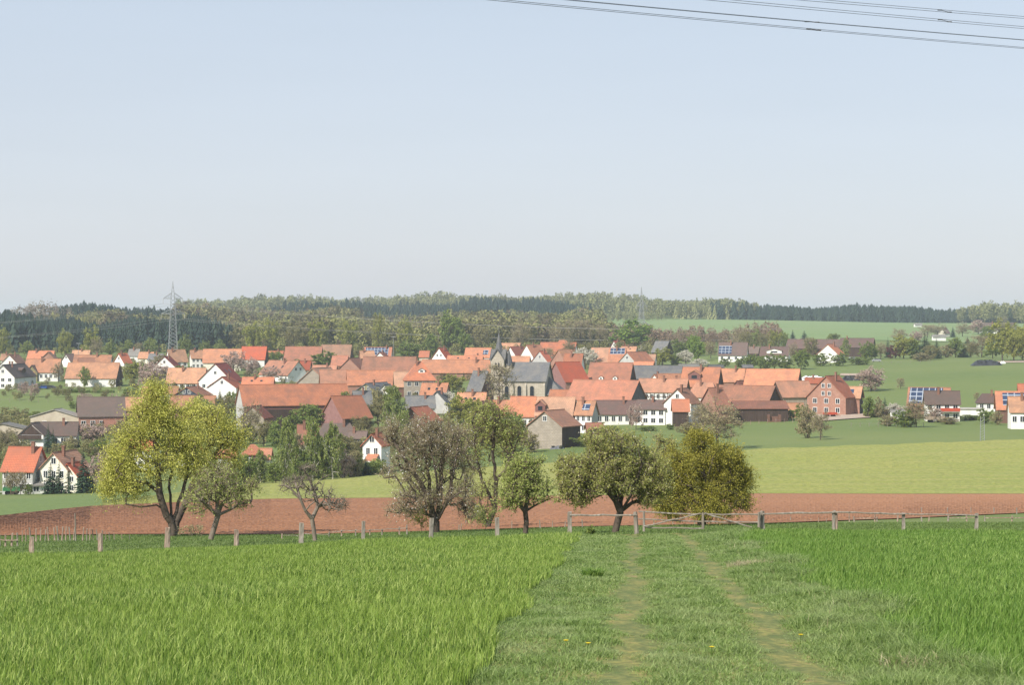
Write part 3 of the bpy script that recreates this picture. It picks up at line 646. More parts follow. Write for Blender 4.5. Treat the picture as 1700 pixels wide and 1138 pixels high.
# willow: several leaning stems
fg('willow_tree', 'large yellow-green willow with leaning dark stems, tallest near tree on the left', 'tree', 286, 108,
   [[(286,892), (285,868,0), (274,845,-.2), (266,815,-.3), (262,770,-.2), (256,715,0), (252,665,.2)],
    [(276,850), (262,838,-.4), (238,840,-.8), (215,835,-1)], [(283,862), (281,835,.4), (277,800,.9), (285,750,1.1), (292,700,.8)],
    [(285,868), (292,850,.3), (300,820,.6), (308,785,.9), (318,740,.8)], [(268,820), (245,800,-.5), (220,795,-.9), (200,780,-1)]],
   [lump(230,254,690,38,48,0), lump(170,218,745,38,42,-.3), lump(170,290,720,42,50,.4), lump(110,205,790,30,26,-.4), lump(130,262,770,46,34,-.6), lump(120,312,755,30,42,.5), lump(50,186,808,14,14,-.3), lump(60,262,655,18,18,0), lump(90,195,770,26,36,.2), lump(60,225,812,34,16,-.5)],
   21, R0=.21, bf=.25, twigs=4, tl=.9, tr=.006, droop=.5, leaves=13, ls=.047, lmat=M['l_willow'], bmat=M['bark'], tmat=M['l_willow'], spread=.11, twload=3, long=2.2)
fg('willow_tree', 'second yellow-green willow, right half of the pair, with a dark leaning trunk', 'tree', 290, 113,
   [[(290,890), (292,868,.2), (299,850,.5), (312,820,.6), (330,785,.6), (345,740,.4), (350,695,.2)], [(310,824), (300,790,.9), (310,750,1.2)], [(330,785), (360,750,.3), (385,720,.2)]],
   [lump(150,345,710,36,42,0), lump(140,380,735,34,42,.2), lump(130,325,765,38,40,.2), lump(90,365,780,40,30,-.2), lump(60,318,690,20,22,.4)],
   22, R0=.19, bf=.25, twigs=4, tl=.85, tr=.006, droop=.45, leaves=12, ls=.047, lmat=M['l_willow'], tmat=M['l_willow'], spread=.11, twload=3, long=2.2)
fg('fruit_tree', 'small fruit tree with brown twigs and a pale leaning trunk, right of the willows', 'tree', 350, 84,
   [[(350,896), (356,876,0), (362,856,.0), (360,835,.1), (358,810,.0), (362,785,0)], [(362,856), (350,845,-.2), (338,830,-.4)], [(362,857), (380,848,.2), (398,838,.3), (415,835,.2)], [(361,850), (375,830,.5), (385,805,.5)]],
   [lump(150,362,800,38,34), lump(110,385,825,36,24,.3), lump(100,332,825,30,30,-.3), lump(25,418,808,12,10,.2)],
   23, R0=.115, bf=.3, twigs=6, tl=.42, tr=.005, up=.15, leaves=3, ls=.045, lmat=M['l_fresh'], bmat=M['barkgrey'], spread=.05, twload=4)
fg('fruit_tree', 'small bare fruit tree with gnarled open branches, between pale fence posts', 'tree', 523, 80,
   [[(523,898), (521,880,0), (518,862,0)], [(518,862), (508,848,-.2), (500,828,-.3), (494,810,-.2), (490,800,0)], [(518,862), (527,842,.2), (520,815,.3), (512,795,.2), (505,782,0)],
    [(527,845), (545,838,.3), (560,845,.3), (572,840,.2)], [(520,815), (535,795,.4), (545,790,.4)], [(498,822), (482,808,-.4), (468,805,-.3)]],
   [lump(70,500,800,30,22), lump(60,525,822,34,24,.2), lump(70,555,838,26,16,.2), lump(22,478,806,18,12,-.2), lump(20,508,780,18,10)],
   24, R0=.085, bf=.25, twigs=6, tl=.30, tr=.005, up=.3, leaves=0, bmat=M['barkgrey'], tmat=M['barkgrey'], twload=3, wig=.05)
fg('blossoming_tree', 'large brown twiggy pear tree flecked with white blossom and many upright stems', 'tree', 722, 104,
   [[(722,886), (722,866,0), (716,840,-.2), (700,805,-.4), (680,770,-.6), (655,735,-.5)], [(723,866), (730,835,.3), (732,790,.4), (735,745,.2), (722,705,0)],
    [(723,868), (742,835,.1), (752,790,-.2), (760,745,-.3), (765,715,0)], [(724,870), (715,838,.6), (712,800,.9), (704,760,.9)], [(724,870), (735,850,-.5), (748,828,-.9), (765,815,-1)], [(722,866), (708,842,-.8), (690,825,-1), (665,822,-1)],
    [(730,835), (725,790,-.6), (718,750,-.9)]],
   [lump(250,710,735,60,48), lump(170,750,760,44,56,.3), lump(150,678,775,44,48,-.3), lump(120,700,830,48,24,-.2), lump(100,755,820,40,28,.2), lump(60,650,720,16,26,-.2), lump(35,668,850,36,12,0), lump(40,772,848,18,20,.2)],
   25, R0=.25, bf=.22, twigs=8, tl=.62, tr=.006, up=.4, leaves=3, ls=.042, lmat=M['l_bud'], blossom=.4, bls=.06, bmat=M['bark'], spread=.07, twload=4)
fg('young_tree', 'tall thin light green tree with a leaning trunk, behind and right of the blossoming pear', 'tree', 806, 116,
   [[(806,892), (812,868,0), (822,845,.1), (824,800,.1), (818,750,0), (822,700,0), (815,670,0)], [(822,840), (800,800,.3), (790,750,.4), (785,705,.2)], [(824,800), (850,760,-.2), (862,720,0)]],
   [lump(150,812,700,36,34), lump(130,785,745,38,48,.3), lump(130,845,730,34,44,0), lump(80,800,820,34,44,0), lump(40,790,860,22,18,0)],
   26, R0=.15, bf=.3, twigs=5, tl=.6, tr=.006, leaves=3, ls=.065, lmat=M['l_fresh'], bmat=M['bark'], tmat=M['l_bud'], spread=.08)
fg('fruit_tree', 'small round pale green fruit tree left of the squared grey post', 'tree', 872, 80,
   [[(872,886), (874,868,0), (872,850,0), (862,838,-.1), (850,826,-.2)], [(873,852), (886,842,.2), (898,836,.2), (912,830,.2)], [(872,850), (876,825,0), (878,795,0)]],
   [lump(150,862,795,32,34), lump(100,885,815,34,28,.2), lump(80,850,825,26,24,-.2), lump(50,875,772,28,20,0)],
   27, R0=.10, bf=.3, twigs=5, tl=.36, tr=.0045, leaves=8, ls=.046, lmat=M['l_fresh'], spread=.045)
fg('fruit_tree', 'largest leafy fruit tree with a dark forked trunk, left of the field gate', 'tree', 1020, 83,
   [[(1020,890), (1025,868,0), (1030,850,0), (1022,832,-.2), (1008,815,-.4), (985,795,-.5)], [(1030,850), (1050,836,.2), (1075,828,.3), (1092,820,.2)], [(1029,850), (1036,815,.3), (1030,770,.3), (1025,735,0)], [(1030,850), (1050,810,-.4), (1065,770,-.5)]],
   [lump(240,1018,750,58,38), lump(190,975,790,48,40,-.2), lump(190,1060,780,44,46,.3), lump(150,1015,800,52,30,-.5), lump(90,955,820,34,26,0), lump(70,1075,825,26,18,.2), lump(90,945,790,24,34,.2), lump(70,1095,800,20,30,-.2)],
   28, R0=.145, bf=.28, twigs=5, tl=.42, tr=.0055, leaves=8, ls=.052, lmat=M['l_apple'], blossom=.4, bls=.04, bmat2=M['petalw'], spread=.055)
fg('fruit_tree', 'thin grey-green fruit tree between the largest fruit tree and the olive bushy tree', 'tree', 1112, 118,
   [[(1112,890), (1110,850,0), (1105,810,0), (1100,770,0), (1104,735,0)], [(1106,812), (1120,775,.2)]],
   [lump(110,1102,755,28,36), lump(90,1108,805,34,40,0)],
   29, R0=.13, bf=.3, twigs=5, tl=.45, tr=.006, leaves=6, ls=.065, lmat=M['l_apple'], spread=.07)
fg('bushy_tree', 'wide olive-yellow bushy tree with hanging crown, behind the field gate', 'tree', 1165, 106,
   [[(1165,890), (1165,868,0), (1168,835,0), (1165,790,0), (1162,745,0)], [(1167,845), (1190,815,-.4), (1215,795,-.5), (1235,785,-.3)], [(1167,840), (1145,815,.4), (1125,795,.3)], [(1166,800), (1185,765,.5), (1205,745,.4)], [(1167,830), (1172,790,-.9), (1180,760,-1.1)]],
   [lump(230,1165,765,50,44), lump(180,1205,790,44,44,.2), lump(80,1214,768,26,28,.1), lump(70,1124,772,24,28,0), lump(160,1135,800,44,44,-.2), lump(130,1180,825,56,28,-.4), lump(90,1226,800,26,30,.2), lump(80,1110,830,26,26,0), lump(50,1160,728,26,14,0), lump(50,1228,832,20,16,.2), lump(90,1120,838,28,14,.3), lump(90,1180,845,42,10,-.8)],
   30, R0=.24, bf=.25, twigs=6, tl=.6, tr=.006, droop=.35, up=0, leaves=12, ls=.05, lmat=M['l_olive'], tmat=M['l_olive'], spread=.08)
# little shrubs by the fence
def shrub(x, y, D, h, w, label, mat, seed, n=40, leaves=8, ls=.04, name='shrub'):
    rng = np.random.default_rng(seed); c = P(x, y, D); c.z = float(H(c.x, D))
    cl = shell(rng, n, (0, 0, h*.55), (w/2, w/2, h*.45))
    r = make_tree(name, rng, [[(0, 0, -.05), (0, 0, h*.3)]], cl, .012, rtip=.004, twigs=3, tl=h*.3, tr=.003, leaves=leaves, ls=ls, lmat=mat, spread=.02, loc=c, step=.1, wig=.01)
    return tag(r, label, 'shrub')
shrub(981, 885, 77.5, .32, .3, 'small dark green shrub right of the squared grey post', M['l_green'], 5)
shrub(318, 882, 104, .7, 1.6, 'low brown twiggy bush at the foot of the willows', M['l_bud'], 6, 60, 3, .05)
shrub(806, 868, 110, 1.4, 1.5, 'light green bush at the foot of the leaning young tree', M['l_fresh'], 7, 80, 8, .05)
shrub(700, 862, 106, 1.4, 1.2, 'yellow-green bush at the foot of the blossoming pear', M['l_lime'], 8, 80, 6, .05)

# ---- prototypes for the village trees, 8 m tall and 7 m wide unless noted, copied below
def unit_tree(kind, seed):
    rng = np.random.default_rng(seed); kw = dict(R0=.16, bf=.35, rtip=.025, twigs=4, tl=.8, tr=.014, spread=.16, step=.8, wig=.1, twload=3)
    T = [[(0,0,-.3), (0,0,1.2), (.1,.1,2.6), (0,0,5.2)]]; cl = shell(rng, 140, (0,0,4.4), (3.3,3.3,3.6), lump=.28)
    kw.update(leaves=14, ls=.25, lmat=M['l_green'])
    if kind == 'round': pass
    elif kind == 'bright': kw.update(lmat=M['l_bright'], leaves=17)
    elif kind == 'lime': kw.update(lmat=M['l_lime'], leaves=11)
    elif kind == 'fresh': kw.update(lmat=M['l_birch'], leaves=10)
    elif kind == 'copper': kw.update(lmat=M['l_red'], leaves=16)
    elif kind == 'bare': kw.update(leaves=2, ls=.15, lmat=M['l_bud'], twigs=13, tl=1.0, tr=.015)
    elif kind == 'twiggy': kw.update(leaves=6, ls=.2, lmat=M['l_wood'], twigs=7, tl=.9)
    elif kind == 'blossom': kw.update(leaves=9, ls=.19, lmat=M['petalp'], twigs=6)
    elif kind == 'white': kw.update(leaves=11, ls=.2, lmat=M['petalw'], twigs=6)
    elif kind == 'bush': T = [[(0,0,-.3), (0,0,1), (0,0,3)]]; cl = shell(rng, 140, (0,0,4), (3.2,3.2,4.1), lump=.3)
    elif kind == 'brownbush': T = [[(0,0,-.3), (0,0,1), (0,0,3)]]; cl = shell(rng, 140, (0,0,4), (3.2,3.2,4.1), lump=.3); kw.update(leaves=8, ls=.2, lmat=M['l_bud'], twigs=8)
    elif kind == 'birch':
        T = [[(0,0,-.3), (.1,0,3), (-.05,.1,5.5), (.05,0,7.8)]]
        cl = np.concatenate([shell(rng, 60, (0,0,5), (2.9,2.9,2.8), lump=.3), shell(rng, 60, (.3,0,2.9), (3.4,3.4,2.3), lump=.3), shell(rng, 30, (0,0,7), (1.6,1.6,1.1))])
        kw.update(leaves=12, ls=.2, lmat=M['l_birch'], bmat=M['birchbark'], droop=.6, twigs=5, tmat=M['l_bud'], R0=.17)
    elif kind == 'poplar':
        T = [[(0,0,-.3), (0,0,3), (0,0,7.8)], [(0,0,1.5), (.9,0,3.5), (1.2,.2,7)], [(0,0,1.2), (-.9,0,3.5), (-1.2,.2,6.8)]]
        cl = shell(rng, 130, (0,0,4.6), (3,3,3.4), lump=.2); kw.update(leaves=4, ls=.18, lmat=M['l_lime'], twigs=9, up=1.2)
    return make_tree('proto', rng, T, cl, **kw)
def unit_conifer(seed, mat=None, tiers=11, H0=8.0, W0=3.4, n=26, open_=0.):
    """spruce: whorls of drooping branch sprays round a straight stem"""
    rng = np.random.default_rng(seed); mb = MB(); mb.tube((0,0,-.3), (0,0,H0), .14, .02, 6)
    tk = mb.mesh('trunk', [M['bark']]); V = []; rn = []
    for k in range(tiers*2):
        f = k/(tiers*2-1); z = H0*(.06+.92*f); rad = W0/2*(1-f)**.8*(.82+.36*rng.uniform())+.08; m = max(5, int(n*(1-f)**.6))
        for i in range(m):
            if rng.uniform() < open_: continue
            t = rng.uniform(0, 6.283); rr = rad*rng.uniform(.6, 1.15); c, s = math.cos(t), math.sin(t); dz = -.22*rr+rng.uniform(-.12, .12)
            for q in range(3):
                a = .15+.28*q; b = a+.42; w = rr*.26*(1-.25*q)+.05; tw = rng.uniform(-.5, .5)
                p0 = np.array([c*rr*a, s*rr*a, z+dz*a]); p1 = np.array([c*rr*b, s*rr*b, z+dz*b-.08*rr]); mid = (p0+p1)/2; side = np.array([-s*math.cos(tw), c*math.cos(tw), math.sin(tw)])*w
                V += [p0, mid+side+[0,0,-.1], p1, mid-side+[0,0,-.06]]; rn += [rng.uniform()]*4
    V += [np.array([0,.08,H0*.93]), np.array([.1,0,H0*.95]), np.array([0,0,H0*1.03]), np.array([-.1,0,H0*.95])]; rn += [.5]*4
    i = np.arange(len(V)//4)*4; cr = mesh_np('crown', np.array(V), [np.stack([i, i+1, i+2, i+3], 1)], [mat or M['l_dark']], attrs={'rnd': rn})
    r = empty('proto', (0,0,0)); link('trunk', tk, r); link('crown', cr, r); return r
KIND = {}
def proto(kind):
    if kind not in KIND:
        s0 = sum(ord(c) for c in kind)
        KIND[kind] = [(unit_conifer(s0+k, open_=0 if kind == 'spruce' else .45, n=26 if kind == 'spruce' else 16) if kind in ('spruce', 'pine') else unit_tree(kind, s0+k)) for k in range(3)]
    return KIND[kind]
NAMES = dict(round='leafy_tree', bright='leafy_tree', lime='leafy_tree', fresh='leafy_tree', copper='copper_tree', bare='bare_tree', twiggy='budding_tree', blossom='blossoming_tree',
             white='blossoming_tree', bush='bush', brownbush='bush', birch='birch_tree', poplar='poplar_tree', spruce='spruce_tree', pine='pine_tree')
HEIGHT = {'spruce': (8.2, 3.6), 'pine': (8.2, 3.6), 'poplar': (8.2, 6.6), 'bush': (8, 7)}
TR = random.Random(3); ntree = [0]
def tree(kind, x, yb, hp, wp, label, D=None, group=None):
    """a tree standing at column x with its foot on row yb; hp, wp are its height and width in photograph pixels"""
    pr = proto(kind)[ntree[0] % 3]; ntree[0] += 1
    if D is None: D = solveD(x, lambda d: yb, 390)
    if x < 200 and yb > 815: D = 374
    s = D/F; h0, w0 = HEIGHT.get(kind, (8.1, 7.2))
    r = pr.copy(); col.objects.link(r); r.name = NAMES[kind]
    wp *= 1.2; hp *= 1.1; X = (x-CX)/F*D; r.location = (X, D, float(H(X, D))-.1); r.rotation_euler = (0, 0, TR.uniform(0, 6.28)); a = wp*s/w0; r.scale = (a, a, hp*s/h0)
    for ch in pr.children:
        c = ch.copy(); col.objects.link(c); c.parent = r; c.name = ch.name.split('.')[0]
    cat = 'bush' if 'bush' in kind else 'tree'
    if hp < 15 and kind in ('round', 'lime', 'fresh'): cat = 'bush'; r.name = 'bush'
    tag(r, label, cat, group); return r
# ---------------------------------------------------------------- buildings
BG = 'village houses and barns'
WIN = {}
def window_mesh(w, h):
    k = (round(w, 1), round(h, 1))
    if k not in WIN:
        f = MB(); t = .10
        for a in ((-w/2-t, w/2+t, -t-h/2, -h/2), (-w/2-t, w/2+t, h/2, h/2+t), (-w/2-t, -w/2, -h/2, h/2), (w/2, w/2+t, -h/2, h/2), (-.035, .035, -h/2, h/2)):
            f.box(a[0], a[1], -.07, .02, a[2], a[3])
        g = MB(); g.box(-w/2, w/2, -.02, .015, -h/2, h/2); WIN[k] = (f.mesh('window', [M['frame']]), g.mesh('pane', [M['glass']]))
    return WIN[k]
def house(label, side, xa, xm, xb, yr, ye, hw=4.0, roof='r_orange', wall='white', gwall=None, wl=(), wg=(), ch=(), sol=(), dor=(), hip=0, ht=False,
          cat='house', name=None, door=None, D=None, t0=72, attic=0, extra=None, oh=.4, wmin=0, ld=None, flat=False, maxd=2600):
    """xa..xb eave-level extent, xm the near corner between gable and long side, yr/ye ridge and eave rows, hw wall height in metres (sets the distance)"""
    gp, lp = (xb-xm, xm-xa) if side == 'R' else (xm-xa, xb-xm)
    if D is None: D = solveD(xm, lambda d: ye+hw*F/d, 385, maxd)
    s = D/F; g = gp*s; lr = lp*s; rise = (ye-yr)*s; X = (xm-CX)*s
    W = 2*rise/math.tan(math.radians(46)); 
    if wmin: W = max(W, wmin)
    if g < .97*W: t = math.asin(max(g/W, .05))
    else: t = math.radians(t0); W = g/math.sin(t)
    t = min(t, math.radians(80)); L = min(max(lr/math.cos(t), 4), 70)
    if ld: L = ld
    az = math.atan2(X, D); sg = -1 if side == 'R' else 1
    # ridge direction e and depth direction w in plan
    rx, ry = math.cos(az), -math.sin(az); fx, fy = math.sin(az), math.cos(az)
    ex, ey = sg*math.cos(t)*rx+math.sin(t)*fx, sg*math.cos(t)*ry+math.sin(t)*fy
    wx, wy = -sg*math.sin(t)*rx+math.cos(t)*fx, -sg*math.sin(t)*ry+math.cos(t)*fy
    rot = math.atan2(ey, ex); ys = 1 if (-math.sin(rot)*wx+math.cos(rot)*wy) > 0 else -1   # local y = ys * w
    pts = [(X+ex*a+wx*b, D+ey*a+wy*b) for a in (0, L/2, L) for b in (0, W/2, W)]
    zg = [float(H(*p)) for p in pts]; z0 = min(zg)-.3; zc = -(ye-HY)*s; zt_ = -(yr-HY)*s
    zc = max(zc, zg[0]+1.8); zt_ = max(zt_, zc+.3) if not flat else zc+.25
    cx, cy = X+ex*L/2+wx*W/2, D+ey*L/2+wy*W/2; zb = min(zg)
    nm = name or cat.replace(' ', '_')
    o = empty(nm, (cx, cy, zb), rot); tag(o, label, cat, BG)
    def lc(a, b, z): return (a-L/2, ys*(b-W/2), z-zb)
    e, rr = zc, zt_; th = .2; sl = (rr-e)/(W/2)
    mb = MB()
    A, B, C_, D_ = (0, 0), (L, 0), (L, W), (0, W); wt = e-th
    if flat: wt = e
    for (p, q, m) in ((A, B, 0), (C_, D_, 0), (B, C_, 1), (D_, A, 1)):
        mb.poly([lc(*p, z0), lc(*q, z0), lc(*q, wt), lc(*p, wt)], m)
    if not hip and not flat:
        for a in (0, L): mb.poly([lc(a, 0, wt), lc(a, W, wt), lc(a, W/2, rr-th)], 1)
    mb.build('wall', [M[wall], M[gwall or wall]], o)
    rb = MB(); h = hip*W/2 if hip else 0
    if flat:
        rb.hexa([lc(-.3, -.3, e), lc(L+.3, -.3, e), lc(L+.3, W+.3, e), lc(-.3, W+.3, e), lc(-.3, -.3, e+.3), lc(L+.3, -.3, e+.3), lc(L+.3, W+.3, e+.3), lc(-.3, W+.3, e+.3)])
    elif hip:
        lo = e-oh*sl; c4 = [(-oh, -oh), (L+oh, -oh), (L+oh, W+oh), (-oh, W+oh)]; r2 = [(h, W/2), (max(L-h, h+.1), W/2)]
        for dz, fl in ((0, 1), (-th, 0)):
            f4 = [lc(*c, lo+dz) for c in c4]; q2 = [lc(*c, rr+dz) for c in r2]
            rb.poly([f4[0], f4[1], q2[1], q2[0]]); rb.poly([f4[2], f4[3], q2[0], q2[1]]); rb.poly([f4[1], f4[2], q2[1]]); rb.poly([f4[3], f4[0], q2[0]])
        for i in range(4):
            a, b = c4[i], c4[(i+1) % 4]; rb.poly([lc(*a, lo-th), lc(*b, lo-th), lc(*b, lo), lc(*a, lo)])
    else:
        lo = e-oh*sl
        for y0, y1 in ((-oh, W/2), (W+oh, W/2)):
            rb.hexa([lc(-oh, y0, lo-th), lc(L+oh, y0, lo-th), lc(L+oh, y1, rr-th), lc(-oh, y1, rr-th), lc(-oh, y0, lo), lc(L+oh, y0, lo), lc(L+oh, y1, rr), lc(-oh, y1, rr)])
        n = max(3, int(L/1.2))
        rb.tube(lc(-oh, W/2, rr+.02), lc(L+oh, W/2, rr+.02), .13, .13, 5)
    rf = rb.build('roof', M[roof], o)
    if side == 'R': fx_ = lambda f: L*(1-f)         # fraction from the left of the picture
    else: fx_ = lambda f: L*f
    if not ch and cat == 'house' and sum(map(ord, label)) % 3: ch = (.25+.5*((sum(map(ord, label)) % 7)/7),)
    for k, f in enumerate(ch):
        m2 = MB(); a = fx_(f); off = .18*W if k % 2 else -.12*W; hz = rr-abs(off)*sl
        b0, b1 = W/2+off-.25, W/2+off+.25
        mm = [lc(a-.3, b0, hz-.7), lc(a+.3, b0, hz-.7), lc(a+.3, b1, hz-.7), lc(a-.3, b1, hz-.7), lc(a-.3, b0, rr+.95), lc(a+.3, b0, rr+.95), lc(a+.3, b1, rr+.95), lc(a-.3, b1, rr+.95)]
        m2.hexa(mm); t2 = [(p[0]*1, p[1], p[2]) for p in mm]
        m2.hexa([lc(a-.38, b0-.1, rr+.95), lc(a+.38, b0-.1, rr+.95), lc(a+.38, b1+.1, rr+.95), lc(a-.38, b1+.1, rr+.95), lc(a-.38, b0-.1, rr+1.1), lc(a+.38, b0-.1, rr+1.1), lc(a+.38, b1+.1, rr+1.1), lc(a-.38, b1+.1, rr+1.1)])
        m2.build('chimney', M['chim'], rf)
    def put_win(a, b, z, w, h, face):
        fm, gm = window_mesh(w, h); f = link('window', fm, o); p = link('pane', gm, f)
        f.location = lc(a, b, z); f.rotation_euler = (0, 0, (0 if ys > 0 else math.pi) if face == 'l' else (-math.pi/2 if ys > 0 else -math.pi/2))
    ww, wh = 1.15, 1.35
    hs = e-th-zg[0]
    if wl:      # rows of windows on the long side: (columns, rows)
        nc, nr = wl[:2]; sp = L/nc; fl = hs/nr
        for i in range(nc):
            for j in range(nr): put_win(sp*(i+.5), 0, zg[0]+fl*(j+.56), min(ww, sp*.5), min(wh, fl*.55), 'l')
    if wg:
        nc, nr = wg[:2]; sp = W/(nc+.4); fl = hs/nr
        for i in range(nc):
            for j in range(nr): put_win(0, sp*(i+.7), zg[0]+fl*(j+.56), min(ww, sp*.45), min(wh, fl*.55), 'g')
    for k in range(attic): put_win(0, W/2+(k-(attic-1)/2)*W*.22, e+(rr-e)*(.38 if attic > 1 else .45), .9, 1.1, 'g')
    if door:    # (fraction along the long side, width, height)
        m3 = MB(); a = fx_(door[0]); m3.hexa([lc(a-door[1]/2, -.05, zg[0]-.2), lc(a+door[1]/2, -.05, zg[0]-.2), lc(a+door[1]/2, .03, zg[0]-.2), lc(a-door[1]/2, .03, zg[0]-.2),
             lc(a-door[1]/2, -.05, zg[0]+door[2]), lc(a+door[1]/2, -.05, zg[0]+door[2]), lc(a+door[1]/2, .03, zg[0]+door[2]), lc(a-door[1]/2, .03, zg[0]+door[2])])
        m3.build('door', M[door[3] if len(door) > 3 else 'dkwood'], o)
    for (f0, f1, v0, v1) in ([sol] if sol and not isinstance(sol[0], tuple) else sol):
        m4 = MB(); a0, a1 = sorted((fx_(f0), fx_(f1))); y0, y1 = W/2*v0, W/2*v1; up = .14
        m4.hexa([lc(a0, y0, e+y0*sl+.02), lc(a1, y0, e+y0*sl+.02), lc(a1, y1, e+y1*sl+.02), lc(a0, y1, e+y1*sl+.02), lc(a0, y0, e+y0*sl+up), lc(a1, y0, e+y0*sl+up), lc(a1, y1, e+y1*sl+up), lc(a0, y1, e+y1*sl+up)])
        m4.build('solar_panel', M['solar'], rf)
    for dd in dor:      # (fraction, v position up the slope, width, height, face material)
        f, v, w, h = dd[:4]; fm_ = dd[4] if len(dd) > 4 else 'white'; a = fx_(f); y0 = W/2*v; zb_ = e+y0*sl; d = h/sl
        m5 = MB()
        m5.poly([lc(a-w/2, y0, zb_-.1), lc(a+w/2, y0, zb_-.1), lc(a+w/2, y0, zb_+h*.7), lc(a, y0, zb_+h*1.1), lc(a-w/2, y0, zb_+h*.7)])
        for q in (-w/2, w/2): m5.poly([lc(a+q, y0, zb_-.1), lc(a+q, y0+d*.7, zb_+h*.7), lc(a+q, y0, zb_+h*.7)])
        d5 = m5.build('dormer', M[fm_], rf)
        m6 = MB(); dd2 = 1.25*h/sl
        for q in (-1, 1):
            m6.hexa([lc(a+q*(w/2+.2), y0-.25, zb_+h*.62), lc(a, y0-.25, zb_+h*1.15), lc(a, y0+dd2, zb_+h*1.15), lc(a+q*(w/2+.2), y0+dd2*.7, zb_+h*.62),
                     lc(a+q*(w/2+.2), y0-.25, zb_+h*.75), lc(a, y0-.25, zb_+h*1.28), lc(a, y0+dd2, zb_+h*1.28), lc(a+q*(w/2+.2), y0+dd2*.7, zb_+h*.75)])
        m6.build('dormer_roof', M[roof], rf)
        m7 = MB(); m7.box(-w*.22, w*.22, -.04, .02, -h*.2, h*.2); g7 = m7.build('dormer_window', M['glass'], rf); g7.location = lc(a, y0-.02*ys*0, zb_+h*.38); g7.rotation_euler = (0, 0, 0 if ys > 0 else math.pi)
    if cat == 'house' and sum(map(ord, label)) % 4 == 1 and not sol and not hip and L > 7 and roof != 'r_brown':
        for f in (.3, .62)[:1+sum(map(ord, label)) % 2]:
            m9 = MB(); a = fx_(f); y0, y1 = W/2*.45, W/2*.62
            m9.hexa([lc(a-.4, y0, e+y0*sl+.01), lc(a+.4, y0, e+y0*sl+.01), lc(a+.4, y1, e+y1*sl+.01), lc(a-.4, y1, e+y1*sl+.01), lc(a-.4, y0, e+y0*sl+.1), lc(a+.4, y0, e+y0*sl+.1), lc(a+.4, y1, e+y1*sl+.1), lc(a-.4, y1, e+y1*sl+.1)])
            m9.build('skylight', M['glass'], rf)
    if ht:
        m8 = MB(); y = -.06
        def bar(a0, z0_, a1, z1_, w=.18):
            p = Vector(lc(a0, y, z0_)); q = Vector(lc(a1, y, z1_)); d = (q-p).normalized(); nrm = Vector((0, 1, 0)); sd_ = d.cross(nrm)*w/2; k = nrm*.05
            m8.hexa([p-sd_-k, p+sd_-k, q+sd_-k, q-sd_-k, p-sd_+k, p+sd_+k, q+sd_+k, q-sd_+k])
        zt2 = e-th-.1; zb2 = zt2-3.0
        for z in (zb2, (zb2+zt2)/2, zt2): bar(0, z, L, z)
        n = int(L/1.4)
        for i in range(n+1): bar(L*i/n, zb2, L*i/n, zt2)
        for i in range(0, n, 4): bar(L*i/n, zb2, L*(i+1)/n, zt2)
        m8.build('timber_frame', M['timber'], o)
    if extra: extra(o, lc, dict(L=L, W=W, e=e, rr=rr, zg=zg[0], sl=sl, fx=fx_, zb=zb, th=th, ys=ys))
    return o
def balcony(o, lc, q):
    """dark wooden upper gable and balcony rail of the chalet"""
    W, e, rr = q['W'], q['e'], q['rr']; mb = MB(); x = -.12
    mb.poly([lc(x, .2, e-.2), lc(x, W-.2, e-.2), lc(x, W/2, rr-.5)]); mb.poly([lc(x-.9, .1, e-1.3), lc(x-.9, W-.1, e-1.3), lc(x-.9, W-.1, e-.3), lc(x-.9, .1, e-.3)])
    mb.poly([lc(x-.9, .1, e-1.3), lc(x-.9, W-.1, e-1.3), lc(0, W-.1, e-1.3), lc(0, .1, e-1.3)]); mb.build('balcony', M['dkwood'], o)
def porch(o, lc, q):
    W, zg = q['W'], q['zg']; mb = MB(); a = W*.12; b = W*.72
    p = [lc(-2.2, a, zg+2.9), lc(-2.2, b, zg+2.9), lc(0, b, zg+4.0), lc(0, a, zg+4.0)]; mb.hexa([(*v[:2], v[2]-.2) for v in p]+p); mb.build('porch_roof', M['r_red'], o)
    for k, y in enumerate((a+.3, (a+b)/2, b-.3)):
        mb = MB(); mb.tube(lc(-2, y, zg-.3), lc(-2, y, zg+2.8), .13, .13, 6); mb.build('porch_post', M['frame'], o)
def red_balcony(o, lc, q):
    L, zg = q['L'], q['zg']; mb = MB(); z = zg+2.7
    mb.hexa([lc(L*.42, -1.3, z-.2), lc(L, -1.3, z-.2), lc(L, 0, z-.2), lc(L*.42, 0, z-.2), lc(L*.42, -1.3, z), lc(L, -1.3, z), lc(L, 0, z), lc(L*.42, 0, z)]); mb.build('balcony_floor', M['conc'], o)
    mb = MB(); mb.hexa([lc(L*.42, -1.38, z), lc(L, -1.38, z), lc(L, -1.3, z), lc(L*.42, -1.3, z), lc(L*.42, -1.38, z+.9), lc(L, -1.38, z+.9), lc(L, -1.3, z+.9), lc(L*.42, -1.3, z+.9)]); mb.build('balcony_rail', M['rust'], o)
def gable_rows(o, lc, q):
    W, e, rr, zg = q['W'], q['e'], q['rr'], q['zg']
    for z in (e+.2, e+(rr-e)*.42):
        for y in (W*.42, W*.58):
            fm, gm = window_mesh(.9, 1.1); f = link('window', fm, o); p = link('pane', gm, f); f.location = lc(0, y, z+.6); f.rotation_euler = (0, 0, -math.pi/2)
